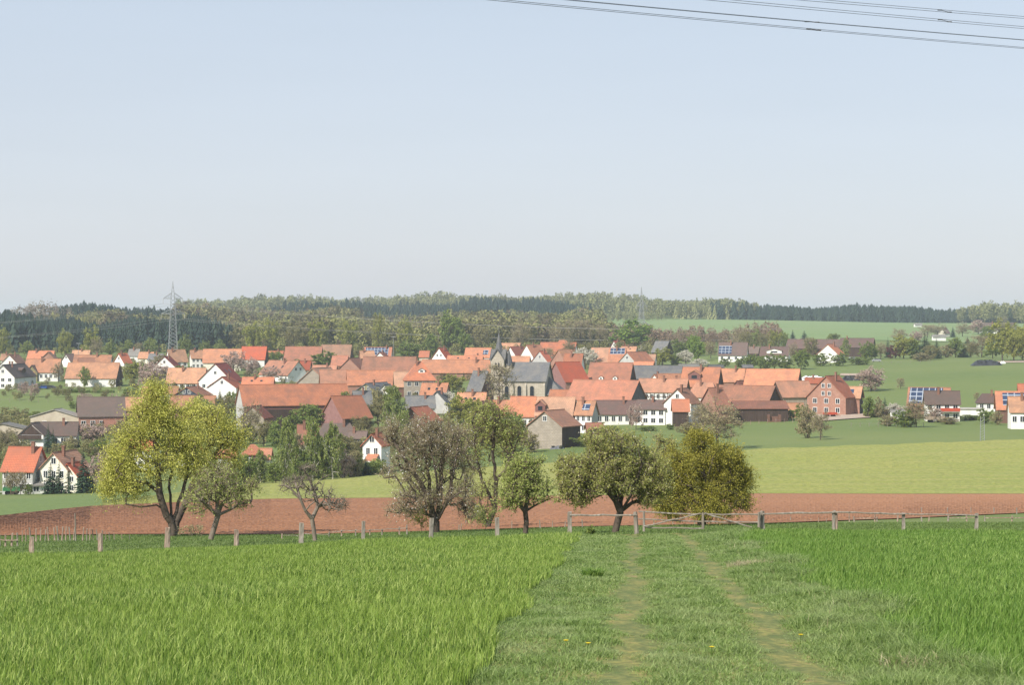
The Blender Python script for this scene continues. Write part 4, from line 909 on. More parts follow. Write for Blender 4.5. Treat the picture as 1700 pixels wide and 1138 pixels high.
# ---------------------------------------------------------------- church
def church():
    xc, D = 905, 690; s = D/F; X = (xc-CX)*s; g = float(H(X, D)); t = math.radians(14)
    L = 70*s/math.cos(t); W = 11.0; ze = -(631-HY)*s; zr = -(602-HY)*s
    def lay(a, b, z): return (-a*math.cos(t)+b*math.sin(t), a*math.sin(t)+b*math.cos(t), z-g)
    o = empty('church', (X, D, g)); tag(o, 'pale limestone village church with a slate roof and slim pointed spire', 'church')
    mb = MB()
    for p, q in (((0,0),(L,0)), ((L,W),(0,W))): mb.poly([lay(*p, g-2), lay(*q, g-2), lay(*q, ze), lay(*p, ze)])
    for a in (0, L): mb.poly([lay(a,0,g-2), lay(a,W,g-2), lay(a,W,ze), lay(a,0,ze)]); mb.poly([lay(a,0,ze), lay(a,W,ze), lay(a,W/2,zr-.2)])
    for k in range(4): # buttresses
        a = L*(.02+.30*k)+(.14*L if k else 0); mb.hexa([lay(a-.3,-.9,g-2), lay(a+.3,-.9,g-2), lay(a+.3,0,g-2), lay(a-.3,0,g-2), lay(a-.3,-.5,ze-2), lay(a+.3,-.5,ze-2), lay(a+.3,0,ze-1), lay(a-.3,0,ze-1)])
    mb.build('nave', M['church'], o)
    sl = (zr-ze)/(W/2); rb = MB()
    for y0, y1 in ((-.5, W/2), (W+.5, W/2)):
        z0 = ze-.5*sl; rb.hexa([lay(-.5,y0,z0-.2), lay(L+.5,y0,z0-.2), lay(L+.5,y1,zr-.2), lay(-.5,y1,zr-.2), lay(-.5,y0,z0), lay(L+.5,y0,z0), lay(L+.5,y1,zr), lay(-.5,y1,zr)])
    rb.build('nave_roof', M['r_slate'], o)
    for k in range(3):
        a = L*(.31+.30*k); fb = MB(); gb = MB(); w, z0, h = .8, ze-6.3, 3.5
        pts = [(-w, z0), (w, z0), (w, z0+h)]+[(w*math.cos(q), z0+h+w*math.sin(q)) for q in (.5, 1.0, 1.57, 2.1, 2.6)]+[(-w, z0+h)]
        for i in range(len(pts)-1): gb.poly([lay(a, -.04, z0+h/2), lay(a+pts[i][0], -.04, pts[i][1]), lay(a+pts[i+1][0], -.04, pts[i+1][1])])
        gb.poly([lay(a, -.04, z0+h/2), lay(a+pts[-1][0], -.04, pts[-1][1]), lay(a+pts[0][0], -.04, pts[0][1])])
        for i in range(len(pts)): fb.tube(lay(a+pts[i][0], -.06, pts[i][1]), lay(a+pts[(i+1) % len(pts)][0], -.06, pts[(i+1) % len(pts)][1]), .16, .16, 4)
        fo = fb.build('arched_window', M['church'], o); gb.build('pane', M['glass'], fo)
    # vestry roof at the right end and the choir gable
    vb = MB(); vb.poly([lay(-6,1,g-2), lay(-6,W-1,g-2), lay(-6,W-1,ze-5), lay(-6,1,ze-5)]); vb.poly([lay(-6,1,g-2), lay(0,1,g-2), lay(0,1,ze-5), lay(-6,1,ze-5)]); vb.build('vestry', M['church'], o)
    vb = MB(); vb.poly([lay(-6.5,.5,ze-5.2), lay(.0,.5,ze-5.2), lay(0,W/2,ze+1)]); vb.poly([lay(-6.5,.5,ze-5.2), lay(-6.5,W-.5,ze-5.2), lay(0,W/2,ze+1)]); vb.poly([lay(-6.5,W-.5,ze-5.2), lay(0,W-.5,ze-5.2), lay(0,W/2,ze+1)]); vb.build('vestry_roof', M['r_slate'], o)
    # tower and spire
    ta = 81*s/math.cos(t); w = 2.3; tc = W/2-2; zt = -(597-HY)*s; zg2 = -(582-HY)*s; zs = -(550.5-HY)*s
    tb = MB(); c4 = [(ta-w,tc-w), (ta+w,tc-w), (ta+w,tc+w), (ta-w,tc+w)]
    for i in range(4):
        p, q = c4[i], c4[(i+1) % 4]; tb.poly([lay(*p, g-2), lay(*q, g-2), lay(*q, zt), lay(*p, zt)]); m = ((p[0]+q[0])/2, (p[1]+q[1])/2); tb.poly([lay(*p, zt), lay(*q, zt), lay(*m, zg2)])
    to = tb.build('tower', M['church'], o)
    sb = MB()
    for i in range(4):      # four gablet roofs
        p, q = c4[i], c4[(i+1) % 4]; m = ((p[0]+q[0])/2, (p[1]+q[1])/2); n = (m[0]-ta, m[1]-tc); k = .35/w; m2 = (m[0]+n[0]*k, m[1]+n[1]*k)
        for c in (p, q):
            cc = (c[0]+n[0]*k+(c[0]-m[0])*.08, c[1]+n[1]*k+(c[1]-m[1])*.08); sb.poly([lay(*cc, zt-.3), lay(*m2, zg2+.35), lay(ta, tc, zg2+.3), lay(c[0]*.3+ta*.7, c[1]*.3+tc*.7, zt+1.2)])
            sb.tube(lay(*cc, zt-.3), lay(*m2, zg2+.35), .16, .16, 4)
    r8 = 1.95; z8 = zt-.2
    ring = [(ta+r8*math.cos(math.pi/8+k*math.pi/4), tc+r8*math.sin(math.pi/8+k*math.pi/4)) for k in range(8)]
    for k in range(8): sb.poly([lay(*ring[k], z8), lay(*ring[(k+1) % 8], z8), lay(ta, tc, zs)])
    sb.build('spire', M['r_slate'], to)
    cb = MB(); cb.tube(lay(ta,tc,zs-.5), lay(ta,tc,zs+1.6), .08, .05, 5); cb.tube(lay(ta-.45,tc,zs+1), lay(ta+.45,tc,zs+1), .06, .06, 5); cb.build('cross', M['wire'], to)
    for fx, fy in ((0,-1), (-1,0)):
        lb = MB(); n = .05
        for k in (-.5, .5):
            if fy: lb.poly([lay(ta+k-.32, tc-w-n, zt-3.4), lay(ta+k+.32, tc-w-n, zt-3.4), lay(ta+k+.32, tc-w-n, zt-1.6), lay(ta+k, tc-w-n, zt-1.1), lay(ta+k-.32, tc-w-n, zt-1.6)])
            else: lb.poly([lay(ta-w-n, tc+k-.32, zt-3.4), lay(ta-w-n, tc+k+.32, zt-3.4), lay(ta-w-n, tc+k+.32, zt-1.6), lay(ta-w-n, tc+k, zt-1.1), lay(ta-w-n, tc+k-.32, zt-1.6)])
        lb.build('belfry_opening', M['glass'], to)
    # stair turret with its own little roof at the right of the tower
    ub = MB(); a0 = ta-w-1.2; ub.tube(lay(a0, tc, g-2), lay(a0, tc, zt-2.2), 1.2, 1.2, 8); ub.build('stair_turret', M['church'], to)
    ub = MB(); ub.tube(lay(a0, tc, zt-2.2), lay(a0, tc, zt+3.6), 1.5, .03, 8); ub.build('turret_roof', M['r_slate'], to)
church()
h = house
# ---- far left, upper row
h('white gabled house with an orange roof, behind the brown chalet at the far left edge', 'L', 0, 31, 46, 589, 606, 3.5, 'r_rust', wg=(2, 1))
h('white chalet with brown roof and dark wooden gable at the far left edge', 'L', -14, 24, 60, 606, 626, 4.5, 'r_brown', wg=(3, 2), ch=(.3, .5), attic=1, dor=((.55, .25, 5, 1.6, 'dkwood'),), gwall='white')
h('olive beige shed with brown lean roof right of the brown chalet', 'L', 44, 62, 77, 607, 618, 3.8, 'r_brown', 'blue', gwall='moss', cat='shed')
h('long orange-roofed farmhouse with cream wall behind the bare brown tree, far left', 'R', 42, 96, 104, 597, 617, 4, 'r_orange', 'white', wl=(7, 1))
h('red-roofed house in the rear row, left of the street lamp', 'R', 46, 86, 93, 583, 596, 3, 'r_orange', 'cream', ch=(.3,))
h('small brown half-hipped gable standing against the red-roofed rear house', 'L', 67, 92, 97, 585, 597, 3, 'r_rust', 'brick')
h('small orange roof at the far left edge of the rear row', 'R', 3, 16, 20, 588, 597, 3, 'r_orange', 'white')
h('small white gabled house between two orange roofs, left of the long white barn', 'L', 103, 117, 125, 588, 599, 3, 'r_brown', attic=1)
h('orange-roofed house right behind the long white barn, with one chimney', 'R', 123, 182, 187, 590, 603, 3.2, 'r_orange', 'white', ch=(.62,))
h('reddish lean-to roof in front of the house behind the white barn', 'L', 130, 132, 162, 595, 604, 3, 'r_rust', 'brick', cat='shed')
h('long white barn with broad orange roof and dark right gable by the meadow hedge', 'R', 110, 192, 203, 603, 627, 3.6, 'r_orange', 'white', gwall='dkwood', cat='barn', door=(.45, 3.2, 2.9, 'white'))  # white barn's right gable coloured dark to stand in for shade
h('reddish roof of a rear house right of the street lamp', 'R', 120, 147, 151, 582, 590, 3, 'r_orange', 'beige')
h('narrow white house with steep red roof between the white barn and the grey roof', 'L', 189, 206, 215, 587, 602, 4, 'r_red', wg=(1, 1), attic=1, ch=(.2,))
h('white house with a pale grey roof behind the yellow-green tree, rear row left', 'R', 213, 229, 234, 580, 590, 3.5, 'r_grey', 'white')
h('low orange roof right of the pale grey roof in the rear row', 'R', 230, 252, 257, 585, 594, 3, 'r_orange', 'cream', ch=(.7,))
h('white house with a bluish solar roof left of the pylon', 'R', 246, 268, 274, 588, 597, 3.5, 'r_slate', 'white', wl=(3, 1))
h('white gable half hidden by a thin tree below the pylon', 'L', 255, 291, 300, 592, 609, 2.6, 'r_dkred', 'white', attic=1)
h('house with a steep hipped orange roof and one dark chimney directly below the pylon', 'L', 274, 284, 311, 581, 600, 3, 'r_orange', 'white', ch=(.22,), wl=(3, 1))
h('white house with orange roof, left end of the long rear roof row', 'L', 315, 318, 338, 582, 594, 5, 'r_orange', 'white', wl=(3, 2))
h('long orange roof behind the grey blossoming trees', 'R', 338, 399, 401, 580, 601, 4, 'r_orange', 'cream')
h('redder taller roof joined to the long orange roof, with a dark right gable', 'R', 400, 439, 445, 576, 596, 4, 'r_red', 'white', gwall='dkwood')  # shade of the right gable is put into its wall colour
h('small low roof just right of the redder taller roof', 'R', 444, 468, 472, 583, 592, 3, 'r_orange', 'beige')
h('broad salmon barn roof in the rear row with dark right end, first of the pair', 'R', 472, 531, 537, 576, 597, 3, 'r_salmon', 'brick', gwall='dkwood', cat='barn')  # right gable in shade, painted with the dark wood colour
h('taller salmon barn roof with dark right gable, second of the rear pair', 'R', 532, 580, 586, 573, 592, 4, 'r_salmon', 'brick', gwall='dkwood', cat='barn')  # gable wall colour carries the shade of its right-hand face
h('reddish lower roof right of the round green tree', 'R', 550, 574, 580, 591, 606, 3, 'r_salmon', 'brick')
# ---- second row left
h('white gabled house with a salmon roof right of the blossoming trees', 'R', 430, 478, 512, 600, 622, 3.2, 'r_salmon', 'white', attic=2)
h('red roof showing behind the white gable of the salmon-roofed house', 'R', 499, 513, 518, 600, 613, 3, 'r_red', 'beige')
h('white house with a long orange roof attached to the big white gable', 'R', 277, 337, 345, 612, 635, 2.6, 'r_orange', 'white', wl=(6, 1))
h('big white gabled house with a dark red roof and white satellite dish', 'L', 330, 385, 403, 604, 632, 4.5, 'r_dkred', 'white', wg=(4, 1), attic=1, t0=68)
h('white annex gable with a bright red roof in front of the big white house', 'L', 345, 392, 405, 626, 643, 5, 'r_red', 'white', attic=1, t0=66)
h('low orange roof right of the bright red annex', 'R', 402, 452, 456, 627, 640, 3, 'r_orange', 'brick')
h('big barn with a purplish brick front, grey left end and a very long salmon roof', 'L', 392, 405, 583, 640, 672, 7.5, 'r_orange', 'dkbrick', gwall='palegrey', cat='barn', door=(.32, 9, 6, 'dkwood'))
h('dark slate-hung gable with two tiny white windows behind the willows', 'L', 289, 331, 351, 643, 656, 3.5, 'r_red', 'white', gwall='blue', attic=2)
h('orange barn roof behind the willow tops', 'R', 282, 354, 360, 658, 677, 4, 'r_orange', 'dkbrick', cat='barn')
h('small orange roof left of the dark slate-hung gable', 'R', 262, 293, 298, 642, 652, 3, 'r_orange', 'white')
h('small orange roof beside the willow crown, above the purple-grey barn', 'R', 236, 262, 266, 643, 655, 3, 'r_orange', 'white')
h('barn with a wide purple-grey roof and brick wall, left of the willow', 'L', 129, 131, 206, 661, 690, 5, 'r_brown', 'brick', cat='barn', wl=(5, 1))
h('orange-red barn roof adjoining the purple-grey roof', 'L', 206, 207, 262, 661, 680, 5, 'r_orange', 'brick', cat='barn')
h('low brick shed with a reddish lean-to roof in front of the purple-grey barn', 'L', 172, 176, 206, 697, 706, 2.5, 'r_rust', 'brick', cat='shed')
h('beige hall with a low-pitched grey gable and olive sliding doors', 'L', 52, 131, 142, 680, 692, 4.5, 'r_grey', 'beige', cat='hall', wg=(2, 1), t0=70)
h('low beige hall cut by the left edge of the picture', 'L', -30, 38, 50, 703, 711, 4, 'r_grey', 'beige', cat='hall', t0=74)
h('house with a wide brown roof and white wall behind the two garden spruces', 'R', 58, 126, 131, 702, 721, 3.6, 'r_brown', 'white', wl=(5, 1))
h('white chalet front with a black wooden gable left of the garden spruces', 'L', 33, 72, 84, 703, 721, 4.2, 'r_brown', 'white', gwall='white', attic=1, t0=68, extra=lambda o, lc, q: balcony(o, lc, q))
h('red-roofed pale grey house at the lower left with one chimney', 'R', 5, 54, 80, 745, 780, 5.2, 'r_red', 'palegrey', wl=(4, 2), wg=(2, 2), ch=(.82,), attic=1, door=(.3, 1, 2))
h('cream gabled house with a salmon roof between dark spruces at the lower left', 'L', 67, 112, 148, 752, 778, 6, 'r_salmon', 'cream', wg=(3, 2), attic=1, ch=(.3,))
h('white front gable with a red verge on the cream house', 'L', 98, 128, 136, 770, 788, 5, 'r_red', 'cream', wg=(2, 2), attic=0)
h('tiny white hut with grey roof between the red-roofed house and the spruces', 'L', 49, 51, 71, 806, 812, 1.6, 'r_grey', 'white', cat='hut', wl=(2, 1))
h('white house with a red roof glimpsed through the left willow', 'R', 205, 250, 266, 733, 745, 5, 'r_red', 'white', wl=(4, 2))
h('small steep red roof glimpsed between the willow crowns', 'L', 296, 308, 318, 732, 746, 4, 'r_red', 'white')
h('orange strip of roof right behind the second willow', 'R', 362, 390, 394, 748, 757, 3, 'r_orange', 'white')
h('small dark red garden house with a pointed red roof, right of the willows', 'L', 404, 406, 428, 739, 752, 4, 'r_red', 'hung', hip=.9, wl=(2, 1))
h('small red-roofed outbuilding right of the pointed red roof', 'R', 432, 447, 452, 746, 760, 2.5, 'r_red', 'cream', cat='shed')
h('old stone gable behind bare trees in front of the long purple brick barn', 'L', 400, 438, 452, 675, 693, 5, 'r_rust', 'brick', gwall='stone', cat='barn', t0=70)
h('narrow reddish tiled house between birches', 'L', 495, 497, 514, 707, 735, 3.5, 'r_rust', 'white')
h('bungalow with a broad brown hipped roof and white walls among birches', 'L', 527, 530, 592, 704, 725, 3.2, 'r_brown', 'white', hip=.45, wl=(6, 1))
h('brown-roofed wing right of the hipped bungalow', 'R', 590, 606, 610, 717, 726, 3, 'r_brown', 'palegrey')
h('small white gabled house with a red roof and red porch near the blossoming pear', 'L', 602, 633, 648, 721, 738, 6, 'r_red', 'white', wg=(2, 2), attic=1, ch=(.3,), t0=62, extra=lambda o, lc, q: porch(o, lc, q))
h('barn with a purple tile-hung gable and orange-red roof right of the birch', 'L', 533, 569, 617, 659, 693, 4.5, 'r_red', 'dkwood', gwall='hung', cat='barn')
h('dark slate roof slope behind the white chimney of the purple-gabled barn', 'L', 584, 590, 618, 650, 674, 3, 'r_slate', 'slwall')
h('olive gable house with a slate roof in the village centre left', 'L', 588, 627, 661, 637, 651, 5, 'r_slate', 'moss', gwall='moss', attic=2, t0=64)
h('small chalet gable with a balcony and white ground floor', 'L', 625, 650, 660, 639, 652, 4.6, 'r_slate', 'white', gwall='white', wg=(2, 2))
# ---- centre
h('long salmon barn roof running behind the olive gable', 'L', 531, 533, 578, 615, 637, 4, 'r_salmon', 'brick', cat='barn')
h('lighter middle stretch of the long orange roof row', 'L', 576, 578, 656, 616, 638, 4, 'r_orange', 'brick', cat='barn')
h('right end of the long orange roof row, left of the manor', 'L', 654, 656, 682, 618, 641, 4, 'r_salmon', 'brwood', cat='barn')
h('stone-gabled barn with a grey-brown triangle and salmon roof', 'L', 490, 548, 578, 612, 639, 3, 'r_salmon', 'stone', gwall='stone', cat='barn', t0=66)
h('salmon roof with a brown stepped ridge behind the stone gable', 'R', 518, 556, 561, 607, 618, 3, 'r_salmon', 'brick')
h('brown brick gable barn with a dark shadowed roof side, centre rear', 'L', 561, 599, 615, 595, 614, 3, 'r_rust', 'brick', gwall='brick', cat='barn', t0=66)
h('very long salmon barn roof with dark right gable in the centre rear', 'R', 600, 686, 694, 593, 616, 3, 'r_salmon', 'brick', gwall='dkwood', cat='barn')  # dark of the right gable is shade painted in
h('house with a roof full of blue solar panels in the centre rear', 'R', 604, 648, 652, 577, 592, 3, 'r_red', 'white', sol=(.04, .9, .12, .93), ch=(.82,))
h('red roof with a small white gable in front of the solar roof', 'L', 622, 639, 646, 585, 593, 3, 'r_red', 'white')
h('orange roof left of the small white gable, under the solar roof', 'L', 596, 600, 622, 583, 594, 3, 'r_orange', 'brick')
h('stone manor house with a tall hipped orange roof and small dormer', 'L', 671, 673, 723, 600, 630, 6.8, 'r_orange', 'stone', hip=.75, wl=(4, 2), dor=((.55, .35, 2.2, 1.3, 'white'),), ch=(.4,))
h('orange house roof with two chimneys right below the manor', 'R', 697, 738, 748, 637, 658, 3, 'r_orange', 'stone', ch=(.65,), gwall='stone')
h('low slate roof in front of the manor', 'L', 673, 676, 722, 658, 676, 3, 'r_slate', 'palegrey')
h('brown plank gable barn with an orange-red roof behind the blossoming pear', 'L', 657, 707, 734, 677, 699, 5, 'r_red', 'brwood', cat='barn', t0=64)
h('grey stone gable left of the pale blossoming tree', 'L', 706, 744, 752, 650, 671, 3, 'r_slate', 'palegrey', gwall='palegrey', t0=70)
h('white gabled house with a red verge in front of the wood, centre', 'L', 715, 743, 749, 578, 598, 3, 'r_red', 'white', attic=2, t0=70)
h('low red roof left of the white gable at the wood edge', 'R', 696, 711, 714, 583, 592, 3, 'r_red', 'beige')
h('long orange roof row running left from the church tower', 'L', 701, 703, 814, 598, 618, 3.4, 'r_orange', 'brick', cat='barn', ch=(.8,))
h('narrow orange roof between the long roof row and the two-panel roof', 'R', 742, 799, 803, 591, 600, 3, 'r_orange', 'white')
h('orange roof with two dark solar panels left of the spire', 'R', 771, 812, 818, 578, 593, 3, 'r_orange', 'white', sol=(.72, .93, .25, .72))
h('tiny white gable left of the church tower', 'L', 783, 793, 797, 591, 598, 3, 'r_orange', 'white')
h('old house with a dark slate roof and red brick right gable left of the church', 'R', 776, 798, 820, 617, 648, 4.5, 'r_slate', 'brick', gwall='dkbrick', wl=(2, 1), wg=(2, 2), attic=1)
h('orange roof right of the pale blossoming tree', 'R', 758, 803, 809, 653, 675, 3, 'r_orange', 'white')
h('white gable hidden by the yellow-green young tree', 'L', 777, 821, 838, 667, 692, 4, 'r_rust', 'white', t0=66, attic=1)
h('orange roof between the white gable and the brick dormer', 'R', 808, 846, 850, 666, 688, 4, 'r_orange', 'white')
h('bright orange roof left of the brick dormer', 'R', 847, 886, 891, 660, 690, 4, 'r_orange', 'white', wl=(4, 1))
h('long mottled barn roof with a dark red dormer at its left end', 'R', 889, 949, 958, 661, 688, 5, 'r_salmon', 'brick', gwall='dkwood', cat='barn', dor=((.12, .1, 2.6, 2.6, 'dkbrick'),))  # right gable darkened by colour for its shaded side
h('grey stone barn with a rust-brown roof in front of the village centre', 'L', 876, 933, 964, 683, 707, 5.2, 'r_rust', 'dkwood', gwall='stone', cat='barn', attic=1, t0=60, ch=())
# ---- behind the church
h('orange rear roof right of the church spire', 'R', 829, 861, 865, 570, 583, 3, 'r_orange', 'beige')
h('white gabled house with a dark wine-red roof behind the church', 'L', 838, 857, 878, 576, 591, 3, 'r_dkred', 'white')
h('white gabled house with a red roof right of the wine-red one', 'L', 864, 885, 907, 573, 591, 3.5, 'r_red', 'white', t0=60)
h('grey plaster gable right of the twin white gables', 'L', 882, 910, 918, 583, 601, 3, 'r_red', 'palegrey', gwall='palegrey', t0=70, attic=1)
h('big orange-red roof with a small white gable at its left', 'R', 894, 952, 960, 569, 590, 3, 'r_orange', 'white')
h('brick gable barn with a broad orange roof behind the purple-walled barn', 'L', 914, 941, 962, 581, 602, 3, 'r_orange', 'brick', gwall='brick', t0=62)
h('orange hipped roof rising above the brick gable barn', 'L', 920, 922, 948, 565, 575, 4, 'r_orange', 'beige', hip=.8)
h('low orange roof just above the church roof', 'R', 838, 877, 881, 592, 602, 3, 'r_orange', 'white')
h('purple-walled barn with a bright red roof right of the church', 'L', 907, 939, 978, 602, 633, 4, 'r_red', 'brick', gwall='hung', cat='barn', t0=50)
h('orange farmhouse roof right of the red-roofed barn', 'R', 934, 963, 971, 588, 612, 3, 'r_orange', 'white')
h('low orange roof between the church and the big mottled barn', 'R', 912, 941, 947, 648, 660, 3, 'r_orange', 'white')
h('very large salmon barn roof with a grey right gable', 'R', 938, 1046, 1073, 633, 664, 4, 'r_salmon', 'white', gwall='slwall', cat='barn', wl=(8, 1))
h('small white house with an orange roof and one solar panel', 'R', 955, 982, 993, 667, 687, 5, 'r_orange', 'white', sol=(.35, .8, .25, .72), wl=(3, 2), gwall='palegrey')
h('little orange wooden shed right of the small solar house', 'L', 972, 976, 992, 703, 710, 2, 'r_rust', 'brwood', cat='shed')
h('long white farmhouse with a brown roof, left half with ground-floor windows', 'L', 988, 990, 1058, 666, 686, 3.0, 'r_brown', 'white', wl=(6, 1), door=(.85, 1.2, 2.2), maxd=556)
h('taller white half of the long farmhouse with a bluish shaded gable', 'R', 1052, 1104, 1119, 666, 679, 4.4, 'r_brown', 'white', wl=(4, 2), wg=(2, 2), maxd=556, ch=(.5,), wmin=9)
h('dark timber annex with an orange-red roof right of the white farmhouse', 'L', 1116, 1118, 1140, 664, 681, 4.5, 'r_red', 'dkwood', maxd=562)
h('white gabled house with a red-brown roof behind the timber annex', 'L', 1102, 1147, 1163, 646, 669, 6, 'r_rust', 'white', attic=1, t0=64, ch=(.1,))
h('white gabled house with a dark brown roof and two chimneys', 'L', 1017, 1045, 1075, 652, 666, 3.5, 'r_brown', 'white', wg=(1, 1), ch=(.35, .8), t0=58)
h('half-timbered white house with an orange roof and two chimneys', 'R', 1058, 1137, 1145, 630, 650, 3.8, 'r_salmon', 'white', gwall='dkwood', ht=True, wl=(8, 1), ch=(.52, .75))  # dark wood colour stands for shade on the right gable
h('big salmon barn roof with two little white dormers', 'R', 975, 1044, 1055, 603, 633, 3, 'r_salmon', 'white', gwall='dkwood', cat='barn', dor=((.32, .06, 1.6, 1.2), (.66, .06, 1.6, 1.2)))  # right gable's shade comes from its dark wall colour
h('long grey slate roof in the right centre', 'R', 1050, 1128, 1135, 608, 629, 3, 'r_slate', 'dkwood', cat='barn')
h('tiny white gable in front of the long grey slate roof', 'L', 1080, 1093, 1098, 622, 630, 3, 'r_orange', 'white')
h('low orange roof right of the tiny white gable', 'L', 1092, 1094, 1134, 621, 631, 3, 'r_orange', 'brick')
h('orange roof behind the long grey slate roof, with dark right end', 'R', 1051, 1082, 1087, 601, 610, 3, 'r_orange', 'brick', gwall='dkwood')  # dark right end is shade put into the wall colour
h('reddish barn roof with dark right end, beside the white blossom tree', 'R', 980, 1010, 1016, 578, 600, 3, 'r_salmon', 'brick', gwall='dkwood', cat='barn')  # shaded right end given as a dark wall colour
h('orange roof with a blue solar band along its upper half', 'R', 1010, 1036, 1041, 578, 600, 3, 'r_orange', 'brick', sol=(.05, .98, .52, .95))
h('grey gable house with an orange roof, right rear centre', 'L', 1026, 1056, 1087, 585, 602, 3, 'r_orange', 'palegrey', gwall='palegrey', attic=1, t0=58)
h('orange roof strip behind the grey gable', 'R', 1030, 1054, 1059, 576, 584, 3, 'r_orange', 'white')
h('white gabled house with a dark red roof at the foot of the large round tree', 'L', 1013, 1026, 1041, 566, 578, 3.5, 'r_dkred', 'white', attic=1, t0=60, ch=(.3,))
h('low salmon roof left of the yellow-green bushes', 'R', 1073, 1086, 1090, 589, 598, 3, 'r_salmon', 'white')
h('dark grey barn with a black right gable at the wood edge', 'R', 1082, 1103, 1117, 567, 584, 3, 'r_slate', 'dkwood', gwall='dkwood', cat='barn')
h('big orange house with a hung-brick dormer and dark right gable', 'R', 1130, 1190, 1200, 611, 641, 4, 'r_orange', 'brick', gwall='dkwood', dor=((.35, .3, 4.2, 2.8, 'dkbrick'),), ch=(.5,), wl=(4, 1))  # right gable painted dark as its shaded face
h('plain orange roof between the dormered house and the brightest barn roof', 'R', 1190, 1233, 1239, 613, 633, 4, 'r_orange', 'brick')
h('brightest wide orange barn roof with dark right gable', 'R', 1236, 1322, 1331, 614, 640, 4, 'r_orange', 'brick', gwall='dkwood', cat='barn')  # shade on the right gable painted in as dark wood
h('small dark gable with a red roof in front of the brightest barn roof', 'L', 1215, 1232, 1246, 633, 643, 3, 'r_rust', 'dkbrick', t0=60)
h('small raised roof hatch building left of the wide red barn', 'R', 1235, 1246, 1250, 631, 639, 3, 'r_salmon', 'brick')
h('salmon hipped roof with a white windowed wall, right of the half-timbered house', 'R', 1141, 1190, 1198, 636, 658, 4, 'r_salmon', 'white', hip=.5, wl=(5, 1))
h('brick gable with pale corner strips left of the big red farm roof', 'L', 1158, 1196, 1216, 645, 680, 4, 'r_rust', 'brick', gwall='brick', t0=56)
h('big red-salmon farm barn with a dark right gable', 'R', 1178, 1272, 1299, 642, 674, 2.4, 'r_salmon', 'brick', gwall='dkwood', cat='barn')  # right gable's dark colour imitates shade on that face
h('open dark cattle shelter with a low rust roof', 'L', 1212, 1222, 1308, 668, 678, 3.8, 'r_rust', 'dkwood', cat='shelter', maxd=585, wmin=14)  # closed dark walls imitate the shade inside the open front
h('barn with a plank wall and salmon roof left of the brick farmhouse', 'L', 1278, 1300, 1352, 634, 658, 3.6, 'r_salmon', 'planks', gwall='dkwood', cat='barn', wmin=0)
h('small orange shed between the cattle shelter and the brick farmhouse', 'L', 1306, 1310, 1334, 670, 679, 2.6, 'r_orange', 'brick', cat='shed')
h('tall brick farmhouse with a broad windowed gable and red roof', 'L', 1340, 1404, 1424, 625, 659, 5.5, 'r_red', 'brick', gwall='brick', wg=(3, 2), t0=66, extra=lambda o, lc, q: gable_rows(o, lc, q))
h('lower brick wing with a skylight at the right of the brick farmhouse', 'R', 1391, 1427, 1433, 643, 659, 5.3, 'r_orange', 'brick', gwall='dkwood', door=(.45, 1.2, 2.4, 'white'), sol=(.5, .7, .3, .7), maxd=604)  # wing's right gable darkened in colour to imitate shade
h('low red roof behind the brick farmhouse, in front of the silage heap', 'R', 1336, 1363, 1368, 628, 635, 3, 'r_red', 'brick')
# ---- right, rear
h('white house with a brown roof and a large pale solar field, rear right', 'R', 1193, 1239, 1242, 569, 589, 3.5, 'r_brown', 'white', sol=(.0, .46, .05, .68), wl=(4, 1), ch=(.42,))
h('small dark brown house right of the pale solar roof', 'R', 1241, 1258, 1262, 576, 586, 3, 'r_brown', 'dkwood')
h('brown-roofed house with a wide white box dormer, rear right', 'R', 1262, 1308, 1312, 576, 590, 3, 'r_brown', 'white', dor=((.5, .2, 7, 1.8, 'white'),), ch=(.3,))
h('long brown-roofed hall behind the white gable, rear right', 'R', 1305, 1390, 1398, 564, 578, 4, 'r_brown', 'dkwood', cat='hall')
h('brown roof with a dark balcony wall at the right end of the long hall', 'R', 1394, 1448, 1453, 562, 576, 5, 'r_brown', 'dkwood', ch=(.2,))
h('white gable front with an orange roof among dark garden bushes, rear right', 'L', 1357, 1392, 1402, 572, 588, 4, 'r_orange', 'white', t0=60)
h('barn with a blue solar roof behind the white balcony house', 'R', 1508, 1574, 1579, 645, 672, 4, 'r_orange', 'brick', sol=(.02, .84, .04, .95), cat='barn')
h('white two-storey house with a brown roof and a red balcony', 'L', 1534, 1537, 1592, 650, 669, 5, 'r_brown', 'white', wl=(4, 2), extra=lambda o, lc, q: red_balcony(o, lc, q))
h('flat-roofed white double garage right of the red balcony', 'L', 1591, 1593, 1625, 679, 680, 2.6, 'conc', 'white', cat='garage', flat=True, wmin=6, ld=7, D=595)
h('small white house with a grey-brown hipped roof and an orange awning', 'L', 1621, 1624, 1658, 654, 667, 3, 'r_brown', 'white', hip=.6, wl=(3, 1))
h('orange barn with a dark solar roof cut by the right edge', 'L', 1652, 1656, 1735, 651, 678, 4, 'r_orange', 'brwood', sol=(.12, 1, .15, .88), cat='barn')
h('white house with plain orange roof at the right edge, before the solar roof', 'L', 1673, 1678, 1740, 660, 682, 4.5, 'r_orange', 'white', wl=(5, 1))
h('red roof top rising above the solar roof at the right edge', 'L', 1690, 1692, 1730, 638, 652, 6, 'r_red', 'brick')
h('distant farm with a long pale brown roof on the hill, far right', 'R', 1624, 1680, 1686, 536, 547, 4, 'r_brown', 'white')
h('tiny distant cream gable house among bare trees on the right slope', 'L', 1558, 1569, 1577, 545, 553, 3, 'r_brown', 'cream')
h('low white and blue distant shed below the tiny cream gable', 'L', 1547, 1549, 1570, 556, 559, 3, 'r_grey', 'white', cat='shed')
h('lone small white shed on the distant green field', 'L', 1517, 1519, 1531, 537, 539, 2.5, 'r_grey', 'white', cat='shed')
